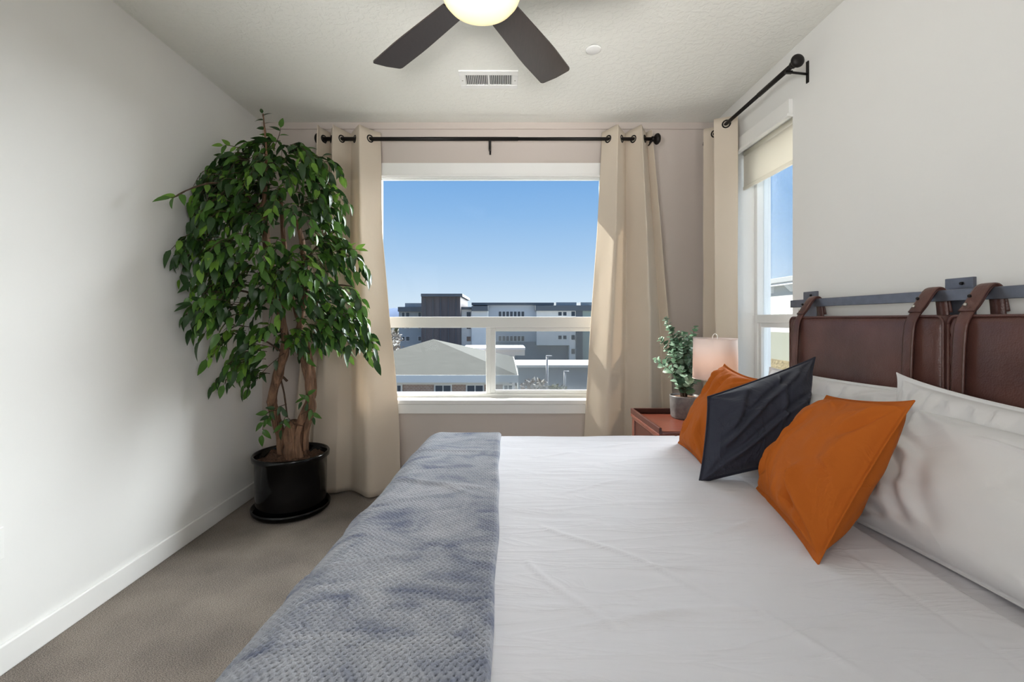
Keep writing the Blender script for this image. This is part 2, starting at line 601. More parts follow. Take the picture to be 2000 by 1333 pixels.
board('baseboard_left', XL, XL + .016, YR, YB, 0, .105, .005)
board('baseboard_back', XL + .016, XR - .016, YB - .016, YB, 0, .105, .005)
board('baseboard_right', XR - .016, XR, YR, YB, 0, .105, .005)
# slim raised strip along the head of the back wall
tag(box('head_strip', XL, XR, YB - .012, YB, ZC - .05, ZC, M['wall_back'], bevel=.003), kind='structure')
# window head boards
def head_board(name, axis, a0, a1, c_face, z0, z1):
    bm = bmesh.new()
    if axis == 'y':
        box_bm(bm, a0, a1, c_face - .022, c_face, z0 + .014, z1, .002)
        o = bm_obj(name, bm, M['white'])
        l = box('lip', a0 - .006, a1 + .006, c_face - .034, c_face, z0, z0 + .0145, M['white'], o, .003)
    else:
        box_bm(bm, c_face - .022, c_face, a0, a1, z0 + .014, z1, .002)
        o = bm_obj(name, bm, M['white'])
        l = box('lip', c_face - .034, c_face, a0 - .006, a1 + .006, z0, z0 + .0145, M['white'], o, .003)
    return tag(o, kind='structure')
head_board('trim_2', 'y', -1.04, .83, YB, 2.334, 2.434)
head_board('trim_3', 'x', 2.468, 3.16, XR, 2.372, 2.468)

# windows
def win_back():
    w = empty('window_1', (-.1, 3.55, .66)); w['kind'] = 'structure'
    y0, y1 = 3.515, 3.60
    x0, x1, z0, z1 = BW['x0'], BW['x1'], BW['z0'], BW['z1']
    gx0, gx1, gz0, gz1 = -.957, .746, .702, 2.367
    V = M['vinyl']
    box('frame_jamb', x0, gx0, y0, y1, z0, z1, V, w, .004)
    box('frame_jamb', gx1, x1, y0, y1, z0, z1, V, w, .004)
    box('frame_head', gx0, gx1, y0, y1, gz1, z1, V, w, .004)
    box('frame_foot', gx0, gx1, y0, y1, z0, gz0, V, w, .004)
    box('transom_rail', gx0, gx1, y0 - .008, y1, 1.208, 1.292, V, w, .005)
    box('mullion', -.142, -.105, y0, y1, gz0, 1.208, V, w, .004)
    # sliding sash on the right
    s = empty('sash', (.3, 3.54, .7)); s.parent = w; s.location = Vector((.3, 3.54, .7)) - w.location
    sx0, sx1, sz0, sz1 = -.125, .746, .703, 1.207
    for nm, a in (('sash_stile', (sx0, -.068, sz0, sz1)), ('sash_stile', (.70, sx1, sz0, sz1)),
                  ('sash_rail', (-.068, .70, sz0, .726)), ('sash_rail', (-.068, .70, 1.180, sz1))):
        box(nm, a[0], a[1], y0 + .004, y0 + .034, a[2], a[3], V, s, .003)
    box('pane', -.068, .70, y0 + .016, y0 + .020, .726, 1.180, M['glass'], s)
    box('pane', gx0, gx1, 3.555, 3.559, 1.292, gz1, M['glass'], w)
    box('pane', gx0, -.142, 3.555, 3.559, gz0, 1.208, M['glass'], w)
    box('insect_screen', -.105, gx1, 3.588, 3.589, gz0, 1.208, M['screen'], w)
    return w
win_back()
tag(box('sill_board_tmp', BW['x0'] - .05, BW['x1'] + .05, YB - .022, YB + .118, .640, .672, M['white'], bevel=.005), kind='structure').name = 'trim_4'
tag(box('apron_tmp', BW['x0'] - .03, BW['x1'] + .03, YB - .018, YB, .572, .640, M['white'], bevel=.003), kind='structure').name = 'trim_5'


def win_right():
    w = empty('window_2', (1.73, 2.8, .66)); w['kind'] = 'structure'
    x0, x1 = 1.70, 1.775
    y0, y1, z0, z1 = RW['y0'], RW['y1'], RW['z0'], RW['z1']
    V = M['vinyl']
    f = .036
    box('frame_jamb', x0, x1, y0, y0 + f, z0, z1, V, w, .004)
    box('frame_jamb', x0, x1, y1 - f, y1, z0, z1, V, w, .004)
    box('frame_head', x0, x1, y0 + f, y1 - f, z1 - f, z1, V, w, .004)
    box('frame_foot', x0, x1, y0 + f, y1 - f, z0, z0 + f, V, w, .004)
    box('transom_rail', x0 - .006, x1, y0 + f, y1 - f, 1.250, 1.304, V, w, .005)
    box('pane', 1.742, 1.746, y0 + f, y1 - f, 1.304, z1 - f, M['glass'], w)
    s = empty('sash', (1.72, 2.8, .7)); s.parent = w; s.location = Vector((1.72, 2.8, .7)) - w.location
    a0, a1, c0, c1, k = y0 + f, y1 - f, z0 + f, 1.25, .03
    box('sash_stile', x0 + .01, x0 + .045, a0, a0 + k, c0, c1, V, s, .003)
    box('sash_stile', x0 + .01, x0 + .045, a1 - k, a1, c0, c1, V, s, .003)
    box('sash_rail', x0 + .01, x0 + .045, a0 + k, a1 - k, c0, c0 + k, V, s, .003)
    box('sash_rail', x0 + .01, x0 + .045, a0 + k, a1 - k, c1 - k, c1, V, s, .003)
    box('pane', x0 + .024, x0 + .028, a0 + k, a1 - k, c0 + k, c1 - k, M['glass'], s)
win_right()
tag(box('trim_6', XR - .02, XR + .138, RW['y0'], RW['y1'], .632, .656, M['white'], bevel=.004), kind='structure')

# ------------------------------------------------------------------ bed
FOOT, FAR, NEAR, ZB = -0.455, 2.325, 0.63, 0.700


def foot_shift(V, xc=-0.06, k=0.060):
    y = V[..., 1]; x = V[..., 0]
    w = np.clip((xc - x) / 0.38, 0, 1.15)
    V[..., 0] = x - k * (1.25 - np.clip(y, .4, 2.4)) * w
    return V


def drape(S, T, core, R, ztop, disp, flare=0.02, foldk=0.0, folds=9.0):
    x0, x1, y0, y1 = core
    CX, CY = np.clip(S, x0, x1), np.clip(T, y0, y1)
    A, B = S - CX, T - CY
    r = np.hypot(A, B)
    rs = np.maximum(r, 1e-9)
    dx, dy = A / rs, B / rs
    q = R * math.pi / 2
    th = np.minimum(r / R, math.pi / 2)
    over = np.maximum(r - q, 0)
    H = R * np.sin(th) + flare * over
    Vd = R * (1 - np.cos(th)) + over
    per = T * (np.abs(dx) > 0.5) + S * (np.abs(dx) <= 0.5)
    if foldk:
        H = H + foldk * np.clip(over / 0.3, 0, 1) * np.sin(per * folds + 1.3 * np.sin(per * 3.1))
    n_h, n_z = np.sin(th), np.cos(th)
    P = np.stack([CX + dx * (H + n_h * disp), CY + dy * (H + n_h * disp), ztop - Vd + n_z * disp], -1)
    return P


def build_bed():
    bed = empty('bed', (0.5, (FAR + NEAR) / 2, 0), 'wide bed with white sheeted mattress set against the wall under brown leather panels', 'bed')
    for x in (-.30, 1.36):
        for y in (NEAR + .12, FAR - .12):
            lathe('leg', [(0, 0), (.028, 0), (.034, .16), (0, .16)], x, y, M['darkwood'], bed, 16)
    box('base', -.36, 1.42, NEAR + .06, FAR - .06, .16, .40, M['darkwood'], bed, .02, True, 3)
    box('mattress', -.385, 1.425, NEAR + .045, FAR - .045, .40, .668, M['mattress'], bed, .05, True, 4)
    # fitted sheet
    s = np.linspace(.70, 1.425, 60); t = np.linspace(NEAR - .18, FAR + .18, 150)
    S, T = np.meshgrid(s, t, indexing='ij')
    D = np.array([[0.004 * nz(a * 5, b * 7, 3) + .002 * nz(a * 19, b * 11, 8) for b in t] for a in s])
    V = drape(S, T, (-5, 5, NEAR + .11, FAR - .11), .08, .682, D)
    grid_mesh('fitted_sheet', V, M['linen'], bed)
    return bed


build_bed()


def crease_field(a, b):
    # broad tension folds plus a few long sharp creases
    v = .0050 * nz(a * 2.1, b * 2.6, 1.0) + .0028 * nz(a * 4.0, b * 11.0, 5.0) + .0012 * nz(a * 9, b * 27, 9.0)
    return v


CREASES = [((.10, 1.28), (.46, .93), .0045), ((.46, .93), (.60, .72), .004), ((.50, 1.16), (.72, 1.32), .0035), ((.16, 1.50), (.45, 1.62), .003),
           ((.12, .86), (.55, .90), .004), ((.18, .90), (.9, .80), .003), ((.62, 1.02), (.8, 1.22), .003), ((.45, 2.02), (.62, 2.10), .003),
           ((.10, 1.9), (.32, 1.96), .003), ((.05, 1.10), (.2, .82), .0035), ((.55, .82), (.83, .98), .0035), ((.3, 1.05), (.52, 1.03), .003),
           ((.64, .76), (.7, .66), .004), ((.1, 1.7), (.6, 1.66), .002), ((.08, 1.38), (.7, 1.44), .002)]


def build_duvet():
    s = np.concatenate([np.linspace(-.98, -.30, 60, endpoint=False), np.linspace(-.30, .978, 190)])
    t = np.linspace(NEAR - .50, FAR + .52, 330)
    S, T = np.meshgrid(s, t, indexing='ij')
    D = np.array([[crease_field(a, b) for b in t] for a in s])
    for (p, q, h) in CREASES:
        p, q = np.array(p), np.array(q)
        d = q - p; L = np.hypot(*d); d = d / L; n = np.array([-d[1], d[0]])
        al = (S - p[0]) * d[0] + (T - p[1]) * d[1]
        ac = (S - p[0]) * n[0] + (T - p[1]) * n[1] + .012 * np.sin(al * 14 + p[0] * 9)
        D += h * np.exp(-(ac / .0075) ** 2) * np.clip(np.minimum(al, L - al) / .05, 0, 1) ** .7
    # stitched hem line and rolled edge
    D -= .0035 * np.exp(-((S - .846) / .0042) ** 2)
    e = np.clip((S - .955) / .023, 0, 1)
    D = D * (1 - e) - .020 * (1 - np.sqrt(np.maximum(0, 1 - e ** 2)))
    V = drape(S, T, (FOOT + .105, 5, NEAR + .105, FAR - .105), .105, ZB, D, .03, .018)
    V = foot_shift(V)
    o = grid_mesh('duvet', V, M['linen'])
    return tag(o, 'smooth white cotton duvet with fine creases spread over the bed', 'duvet')


build_duvet()


def build_blanket():
    ns, ntt = 400, 880
    s = np.linspace(-1.03, -.018, ns); t = np.linspace(NEAR - .30, FAR + .46, ntt)
    S, T = np.meshgrid(s, t, indexing='ij')
    lo_s = np.linspace(s[0], s[-1], 60); lo_t = np.linspace(t[0], t[-1], 130)
    lowD = np.array([[.006 * nz(a * 3.2, b * 3.6, 4) + .0035 * nz(a * 5, b * 12, 2) for b in lo_t] for a in lo_s])
    # bilinear up-sampling of the broad folds
    fi = np.interp(s, lo_s, np.arange(60)); fj = np.interp(t, lo_t, np.arange(130))
    i0 = np.clip(fi.astype(int), 0, 58); j0 = np.clip(fj.astype(int), 0, 128)
    u = (fi - i0)[:, None]; w = (fj - j0)[None, :]
    D = (lowD[i0][:, j0] * (1 - u) * (1 - w) + lowD[i0 + 1][:, j0] * u * (1 - w) + lowD[i0][:, j0 + 1] * (1 - u) * w + lowD[i0 + 1][:, j0 + 1] * u * w)
    # a few sharp folds crossing the throw
    for (p, q, h) in (((-.5, 1.95), (-.03, 1.93), .006), ((-.45, 1.62), (-.03, 1.50), .007), ((-.62, 1.30), (-.2, 1.46), .007), ((-.25, 1.56), (-.05, 1.44), .005), ((-.6, 1.0), (-.1, 1.1), .006)):
        p, q = np.array(p), np.array(q)
        d = q - p; L = np.hypot(*d); d = d / L; n = np.array([-d[1], d[0]])
        al = (S - p[0]) * d[0] + (T - p[1]) * d[1]
        ac = (S - p[0]) * n[0] + (T - p[1]) * n[1] + .02 * np.sin(al * 7)
        D += h * np.exp(-(ac / .014) ** 2) * np.clip(np.minimum(al, L - al) / .12, 0, 1)
    # basket knit: rows of plush loops with small hollows, every second row shifted
    p = .0135
    ph = S / p * 2 * math.pi
    row = T / p * 2 * math.pi
    cell = np.cos(ph + .55 * np.sin(row * .5)) * np.cos(row * 1.0 + .3 * np.sin(ph * .5))
    D += .0135 - .0062 * np.clip(-cell - .12, 0, 1) + .0008 * cell
    wob = .003 * np.sin(T * 6.1) + .002 * np.sin(T * 17.0)
    e = np.clip((S - (s[-1] - .014)) / .014, 0, 1)
    D = D * np.sqrt(np.maximum(0, 1 - e ** 2)) + e * -.002
    V = drape(S, T, (FOOT + .105, 5, NEAR + .105, FAR - .105), .112, ZB + .004, D, .045, .014)
    V[..., 0] += (np.clip((S + .25) / .23, 0, 1)) * (wob)
    V = foot_shift(V)
    o = grid_mesh('throw_blanket', V, M['blanket'])
    return tag(o, 'blue grey plush knit throw draped over the foot of the bed', 'blanket')


build_blanket()


# ------------------------------------------------------------------ pillows and cushions
def pillow(name, p00, p10, p11, p01, thick, mat, label, cat, group=None, pinch=.07, wr=.006, seed=0, flange=0.0, n=46, corner_gather=1.0, skew=.5, flatpow=.42, seam=True, seam_mat=None, folds=()):
    """p00 bottom start, p10 bottom end, p11 top end, p01 top start; front side = right-hand normal (p10-p00)x(p01-p00)"""
    P = [np.array(p, float) for p in (p00, p10, p11, p01)]
    c = sum(P) / 4
    root = empty(name, Vector(c), label, cat, group)
    nrm = np.cross(P[1] - P[0] + P[2] - P[3], P[3] - P[0] + P[2] - P[1]); nrm /= np.linalg.norm(nrm)
    us = 0.5 - 0.5 * np.cos(np.linspace(0, math.pi, n)); us = .6 * us + .4 * np.linspace(0, 1, n)
    U, Vv = np.meshgrid(us, us, indexing='ij')
    # pull the middle of each edge in so the corners stand out as ears
    def pin(u, v): return u + pinch * (0.5 - u) * 2 * (4 * v * (1 - v)) ** .8 * (np.abs(2 * u - 1) ** 1.5)
    U2, V2 = pin(U, Vv), pin(Vv, U)
    base = (P[0][None, None] * ((1 - U2) * (1 - V2))[..., None] + P[1][None, None] * (U2 * (1 - V2))[..., None]
            + P[2][None, None] * (U2 * V2)[..., None] + P[3][None, None] * ((1 - U2) * V2)[..., None])
    prof = ((4 * U * (1 - U)) ** flatpow) * ((4 * Vv * (1 - Vv)) ** flatpow)
    fl = flange
    if fl > 0:
        g = lambda a: np.clip((a - fl) / (1 - 2 * fl), 0, 1)
        prof = ((4 * g(U) * (1 - g(U))) ** flatpow) * ((4 * g(Vv) * (1 - g(Vv))) ** flatpow)
    W = np.zeros_like(U)
    Wf = np.zeros_like(U)
    for i in range(n):
        for j in range(n):
            u, v = U[i, j], Vv[i, j]
            e = min(u, 1 - u, v, 1 - v)
            w = wr * (nz(u * 3.0 + seed, v * 3.4, seed) + .5 * nz(u * 8 + seed, v * 7, seed + 3))
            # gathers running in from the four corners and from the edges
            for (cu, cv) in ((0, 0), (1, 0), (0, 1), (1, 1)):
                du, dv = u - cu, v - cv
                rr = math.hypot(du, dv)
                an = math.atan2(abs(dv), abs(du))
                w += corner_gather * wr * .9 * math.exp(-(rr / .34) ** 2) * math.sin(an * 11 + seed + cu * 2 + cv * 3) * min(1, rr / .1)
            w += wr * .5 * math.exp(-e / .12) * nz(u * 16 + seed, v * 16, seed + 7)
            W[i, j] = w
    for (u0, v0, u1, v1, h, wd) in folds:
        du, dv = u1 - u0, v1 - v0
        L_ = math.hypot(du, dv); du /= L_; dv /= L_
        al = (U - u0) * du + (Vv - v0) * dv
        ac = -(U - u0) * dv + (Vv - v0) * du + .018 * np.sin(al * 9 + seed)
        W += 1.6 * h * (np.exp(-(ac / wd) ** 2) - .6 * np.exp(-((ac - wd * 1.6) / wd) ** 2)) * np.clip(np.minimum(al, L_ - al) / .12, 0, 1)
    f = np.clip(prof * 1.6, 0, 1)
    front = base + nrm[None, None] * (thick * skew * prof + W * f + .0015)[..., None]
    back = base - nrm[None, None] * (thick * (1 - skew) * prof + .4 * W[::-1] * f + .0015)[..., None]
    # one closed mesh: front sheet, back sheet, edge band
    me = bpy.data.meshes.new('cover')
    verts = np.concatenate([front.reshape(-1, 3), back.reshape(-1, 3)])
    N2 = n * n
    faces = []
    for i in range(n - 1):
        for j in range(n - 1):
            a = i * n + j
            faces.append((a, a + n, a + n + 1, a + 1))
            b = N2 + a
            faces.append((b, b + 1, b + n + 1, b + n))
    rim = [i * n for i in range(n)] + [(n - 1) * n + j for j in range(1, n)] + [i * n + n - 1 for i in range(n - 2, -1, -1)] + [j for j in range(n - 2, 0, -1)]
    for k in range(len(rim)):
        a, b = rim[k], rim[(k + 1) % len(rim)]
        faces.append((b, a, a + N2, b + N2))
    me.from_pydata([tuple(v) for v in verts], [], faces)
    me.update()
    link('cover', me, mat, root, smooth=True)
    if seam:
        pts = [(front.reshape(-1, 3)[r] + back.reshape(-1, 3)[r]) / 2 for r in rim]
        pts.append(pts[0])
        bm = tube_bm(bmesh.new(), [Vector(p) for p in pts], .0026, 6, cap=False)
        bm_obj('seam', bm, seam_mat or mat, root, True)
    return root


PG = 'white pillows against the headboard'
# white pillows, two rows
pillow('pillow', (1.23, 2.30, .70), (1.23, 1.60, .70), (1.378, 1.50, 1.035), (1.34, 2.30, 1.03), .17, M['pillow_linen'],
       'white pillow upright against the leather panel beside the side window', 'pillow', seed=1, wr=.009, flange=.03, n=70, pinch=.03,
       folds=tuple((.10 + .13 * k, 1.0, .14 + .13 * k + .05 * math.sin(k * 2.1), .70, .010, .025) for k in range(7)))
pillow('pillow', (1.23, 1.60, .70), (1.23, .80, .70), (1.33, .80, 1.045), (1.365, 1.585, 1.085), .17, M['pillow_linen'],
       'white pillow with wrinkled top edge standing behind the large front one', 'pillow', seed=2.4, wr=.010, flange=.035, n=90,
       folds=tuple((.08 + .09 * k, 1.0, .10 + .09 * k + .03 * math.sin(k * 2.1), .72 - .04 * math.sin(k * 1.7), .009, .02) for k in range(10)))
pillow('pillow', (1.03, 2.02, .70), (1.04, 1.40, .70), (1.26, 1.44, .992), (1.25, 2.06, .985), .19, M['pillow_linen'],
       'white pillow leaning behind the charcoal cushion, mostly hidden', 'pillow', seed=3.3, wr=.007, flange=.02, n=44)
pillow('pillow', (1.02, 1.37, .682), (1.05, .60, .682), (1.25, .60, .985), (1.265, 1.40, 1.000), .22, M['pillow_linen'],
       'large plump white pillow beside the rust cushion, gathered at its end', 'pillow', seed=4.8, wr=.012, flange=.012, n=90, pinch=.03,
       folds=((.02, .30, .22, .12, .014, .03), (.02, .50, .26, .30, .014, .035), (.02, .66, .28, .52, .012, .035), (.04, .12, .20, .04, .012, .025), (.10, .40, .30, .05, .012, .035), (.18, .55, .36, .12, .010, .035), (.30, .80, .98, .84, .006, .012)))
# cushions
pillow('cushion', (.800, 2.10, .70), (.765, 1.74, .70), (1.00, 1.80, 1.035), (1.020, 2.11, 1.065), .13, M['orange'],
       'rust orange cushion behind the charcoal one, next to the bedside lamp', 'cushion', seed=5.1, wr=.012, flange=.02, pinch=.03, n=64,
       folds=((.98, .95, .65, .55, .012, .04), (.15, .95, .35, .55, .010, .03), (.5, .97, .5, .55, .009, .03), (.85, .1, .6, .4, .012, .04), (.2, .05, .4, .4, .01, .03)))
pillow('cushion', (.683, 1.60, .695), (1.030, 1.585, .775), (1.262, 1.85, 1.118), (.752, 1.685, .985), .20, M['navy'],
       'charcoal navy cushion tilted on its corner between two rust ones', 'cushion', seed=6.6, wr=.013, flange=.02, n=84, pinch=.02, flatpow=.45, skew=.6,
       folds=((.05, .30, .80, .95, .012, .035), (.15, .15, .95, .62, .010, .03), (.55, .98, .60, .30, .009, .03), (.72, .55, .98, .45, .009, .025), (.30, .98, .12, .40, .008, .04), (.62, .30, .75, .05, .008, .03)))
pillow('cushion', (.846, 1.537, .695), (.732, 1.065, .695), (.985, 1.095, 1.075), (1.062, 1.50, 1.020), .17, M['orange'],
       'rust orange cushion in front, with a seam down its open side', 'cushion', seed=7.9, wr=.013, flange=.035, n=84, pinch=.03,
       folds=((.30, .15, .36, .86, .008, .016), (.36, .10, .42, .70, .007, .016), (.95, .06, .62, .42, .014, .04), (.80, .04, .70, .45, .010, .03), (.05, .05, .22, .45, .008, .03), (.45, .96, .62, .80, .009, .03), (.97, .97, .74, .70, .010, .03), (.97, .45, .75, .5, .008, .03), (.5, .02, .52, .25, .009, .022), (.66, .02, .62, .22, .008, .02)))

# ------------------------------------------------------------------ headboard: rail, brackets, two leather panels
rail = empty('headboard_rail', (1.51, 1.4, 1.35), 'dark steel bar on square wall plates carrying the leather panels', 'rail')
box('bar', 1.496, 1.508, .40, 2.385, 1.333, 1.371, M['bracket'], rail, .002)
for (yc, hw) in ((2.315, .05), (1.556, .049), (.70, .05)):
    pl = box('wall_plate', XR - .012, XR, yc - hw, yc + hw, 1.285, 1.413, M['bracket'], rail, .002)
    box('standoff', 1.508, XR - .012, yc - .02, yc + .02, 1.335, 1.369, M['bracket'], pl)
    bm = bmesh.new()
    bmesh.ops.create_cone(bm, cap_ends=True, segments=12, radius1=.006, radius2=.005, depth=.008)
    for v in bm.verts: v.co = Vector((XR - .014 - v.co.z, yc - .012 + v.co.x, 1.393 + v.co.y))
    bm_obj('bolt', bm, M['black'], pl)


def ribbon(name, prof, y0, y1, th, mat, parent):
    """strap: profile in (x, z), extruded along y with thickness"""
    pts = [Vector((p[0], 0, p[2])) for p in smooth_path([(a, 0, b) for a, b in prof], 4)]
    bm = bmesh.new()
    rows = []
    for i, p in enumerate(pts):
        t = (pts[min(i + 1, len(pts) - 1)] - pts[max(i - 1, 0)]).normalized()
        nn = Vector((-t.z, 0, t.x))
        m = (y0 + y1) / 2
        ring = []
        for (yy, k) in ((y0, -.5), (y0, .5), (y0 + .006, .75), (m, .85), (y1 - .006, .75), (y1, .5), (y1, -.5)):
            q = p + nn * (th * k)
            ring.append(bm.verts.new((q.x, yy, q.z)))
        rows.append(ring)
    for a, b in zip(rows[:-1], rows[1:]):
        for k in range(len(a)):
            bm.faces.new((a[k], a[(k + 1) % len(a)], b[(k + 1) % len(a)], b[k]))
    bm.faces.new(rows[0]); bm.faces.new(rows[-1][::-1])
    bmesh.ops.recalc_face_normals(bm, faces=bm.faces[:])
    return bm_obj(name, bm, mat, parent, True)


def leather_panel(y0, y1, straps, label, seed):
    zt, zb, xf, xb = 1.285, .735, 1.432, 1.528
    root = empty('leather_headboard', (1.48, (y0 + y1) / 2, zb), label, 'headboard')
    # padded slab: rounded box, softly puffed front
    bm = bmesh.new()
    box_bm(bm, xf, xb, y0, y1, zb, zt, .026, 4)
    bmesh.ops.subdivide_edges(bm, edges=[e for e in bm.edges if e.calc_length() > .2], cuts=24, use_grid_fill=True)
    for v in bm.verts:
        if v.co.x < xf + .02:
            fy = (v.co.y - y0) / (y1 - y0); fz = (v.co.z - zb) / (zt - zb)
            v.co.x -= .016 * max(0, 16 * fy * (1 - fy) * fz * (1 - fz)) ** .5 - .003 * nz(v.co.y * 9 + seed, v.co.z * 9)
            d = min(v.co.y - y0, y1 - v.co.y)
            v.co.x += .003 * math.sin(v.co.z * 120 + 3 * nz(v.co.z * 9, seed)) * math.exp(-d / .035)
    bm_obj('cushion_pad', bm, M['leather'], root, True)
    # piping round the front and back edges
    for xx in (xf + .004, xb - .004):
        q = .028
        loop = []
        for (cy, cz, a0) in ((y1 - q, zt - q, 0), (y0 + q, zt - q, 90), (y0 + q, zb + q, 180), (y1 - q, zb + q, 270)):
            for k in range(7):
                a = math.radians(a0 + k * 15)
                loop.append((xx, cy + (q - .003) * math.cos(a), cz + (q - .003) * math.sin(a)))
        loop.append(loop[0])
        tube('piping', loop, .0045, M['leather'], root, 8)
    for yc in straps:
        w = .0205
        st = ribbon('strap', [(1.420, zb + .02), (1.408, zb + .12), (1.404, zb + .3), (1.412, zt - .06), (1.428, zt - .005), (1.456, 1.318), (1.486, 1.364), (1.503, 1.3745), (1.518, 1.364), (1.527, 1.330), (1.534, 1.20), (1.534, zb + .05)],
                    yc - w, yc + w, .006, M['leather'], root)
        ribbon('strap_flap', [(1.430, 1.296), (1.450, 1.322), (1.481, 1.3685), (1.503, 1.3805), (1.523, 1.366), (1.534, 1.328), (1.540, 1.296)], yc - w - .003, yc + w + .003, .005, M['leather'], st)
        for (dx, dz, yo) in ((-.012, .009, -.0), (0.005, .036, .004)):
            bm = bmesh.new()
            bmesh.ops.create_uvsphere(bm, u_segments=10, v_segments=6, radius=.0055)
            for v in bm.verts: v.co += Vector((1.440 + dx, yc + yo, 1.308 + dz))
            bm_obj('rivet', bm, M['brass'] if dz < .01 else M['black'], st, True)
        # stitching lines down both sides of the strap
        for sgn in (-1, 1):
            yy = yc + sgn * (w - .005)
            pts = smooth_path([(1.4155, yy, zb + .03), (1.4045, yy, zb + .12), (1.4005, yy, zb + .3), (1.4085, yy, zt - .06), (1.4245, yy, zt - .005)], 5)
            tube('stitching', pts, .0012, M['twig'], st, 5)
    return root


leather_panel(1.488, 2.292, (2.205, 1.590), 'brown leather headboard panel strapped to the bar beside the side window', 1.0)
leather_panel(.672, 1.476, (1.412, .76), 'brown leather headboard panel behind the wrinkled white pillow, cut by the frame', 4.0)

# ------------------------------------------------------------------ curtains and rods


def curtain(name, org, du, dn, zt, zb, lo, hi, waves, amp, ph0, label, rod_n, warp=None, seed=0, group=None, rod_z=2.58, grom=None, sway=None):
    """du: unit vector along the rod, dn: unit vector into the room; lo/hi: [(z, along)] for both edges"""
    root = empty(name, tuple(org + du * ((lo[0][1] + hi[0][1]) / 2)) , label, 'curtain', group)
    root.location.z = zb
    nu, nv = 200, 64
    zs = np.linspace(zt, zb, nv)
    lo_z = np.interp(-zs, [-z for z, _ in lo], [a for _, a in lo]); hi_z = np.interp(-zs, [-z for z, _ in hi], [a for _, a in hi])
    V = np.zeros((nu, nv, 3))
    warp = warp or (lambda u: u)
    for i in range(nu):
        u = i / (nu - 1)
        wu = warp(u)
        for j in range(nv):
            z = zs[j]
            f = (zt - z) / (zt - zb)
            p = ph0 + waves * 2 * math.pi * u
            p2 = p + .5 * f * nz(u * 2.2 + seed, f * 1.2, seed)
            a = lo_z[j] + (hi_z[j] - lo_z[j]) * wu
            am = amp * (1 - .12 * f) * (1 + .35 * f * nz(u * 3.1 + seed, f * .9, 2 + seed))
            d = am * math.sin(p2)
            # rounded, slightly overhanging folds
            a += .30 * am * math.cos(p2) * math.copysign(1, 1) * math.sin(p2) * (1 - .5 * f)
            d += .012 * f * nz(u * 9 + seed, f * 4, 5 + seed) + .006 * nz(u * 14 + seed, f * 9, 1 + seed) * f
            if sway: d = sway(u, f, d)
            z2 = z + .006 * math.sin(p * 1.0 + .6) * max(0, 1 - f * 20) * min(1, (1 - u) * 12, u * 12)
            if j > nv - 4:
                z2 += 0.0
            v = org + du * a + dn * d
            V[i, j] = (v.x, v.y, z2)
    o = grid_mesh('cloth', V, M['curtain'], root)
    sm = o.modifiers.new('thickness', 'SOLIDIFY'); sm.thickness = .0035; sm.offset = 0
    # bottom hem stitched line
    jh = int(nv * .955)
    # grommets where the cloth crosses the rod
    k = math.ceil(ph0 / math.pi)
    while k * math.pi < ph0 + waves * 2 * math.pi:
        u = (k * math.pi - ph0) / (waves * 2 * math.pi)
        if 0.01 < u < .99:
            i = min(int(u * (nu - 1)), nu - 2)
            j = int(np.argmin(np.abs(zs - rod_z)))
            tdir = Vector(V[i + 1, j] - V[i, j]).normalized()
            nrm = tdir.cross(Vector((0, 0, 1))).normalized()
            c = Vector(V[i, j]); c.z = rod_z
            bm = bmesh.new()
            A, B = tdir, Vector((0, 0, 1))
            prev = None; first = None; n1, n2 = 24, 8
            rings = []
            for q in range(n1):
                th = 2 * math.pi * q / n1
                er = A * math.cos(th) + B * math.sin(th)
                rings.append([bm.verts.new(c + er * (.0235 + .0055 * math.cos(2 * math.pi * w / n2)) + nrm * (.006 * math.sin(2 * math.pi * w / n2))) for w in range(n2)])
            for q in range(n1):
                r1, r2 = rings[q], rings[(q + 1) % n1]
                for w in range(n2):
                    bm.faces.new((r1[w], r2[w], r2[(w + 1) % n2], r1[(w + 1) % n2]))
            bmesh.ops.recalc_face_normals(bm, faces=bm.faces[:])
            bm_obj('grommet', bm, M['black'], root, True)
        k += 1
    return root


YROD = YB - .105
def rod_x():
    r = empty('curtain_rod', (-.1, YROD, 2.578), 'black curtain rod with round ends across the large window', 'rod')
    def cyl(nm, a, b, rad): return tube(nm, [Vector((a, YROD, 2.578)), Vector((b, YROD, 2.578))], rad, M['black'], r, 16)
    cyl('outer_tube', -1.33, .10, .0145)
    cyl('inner_tube', .10, 1.09, .0125)
    for sgn, x in ((-1, -1.345), (1, 1.105)):
        bm = bmesh.new()
        bmesh.ops.create_uvsphere(bm, u_segments=20, v_segments=12, radius=.040)
        for v in bm.verts: v.co = Vector((x + v.co.x * .62, YROD + v.co.y, 2.578 + v.co.z))
        f = bm_obj('finial', bm, M['black'], r, True)
        tube('finial_collar', [(x - sgn * .040, YROD, 2.578), (x - sgn * .018, YROD, 2.578)], .019, M['black'], f, 16)
    for x in (-1.30, -.105, 1.06):
        b = box('bracket', x - .007, x + .007, YB - .006, YB, 2.50, 2.60, M['black'], r)
        tube('bracket_arm', [(x, YB - .004, 2.545), (x, YROD - .004, 2.556)], .006, M['black'], b, 8)
        box('cradle', x - .008, x + .008, YROD - .020, YROD + .018, 2.496 if abs(x + .105) < .01 else 2.556, 2.562, M['black'], b)
rod_x()

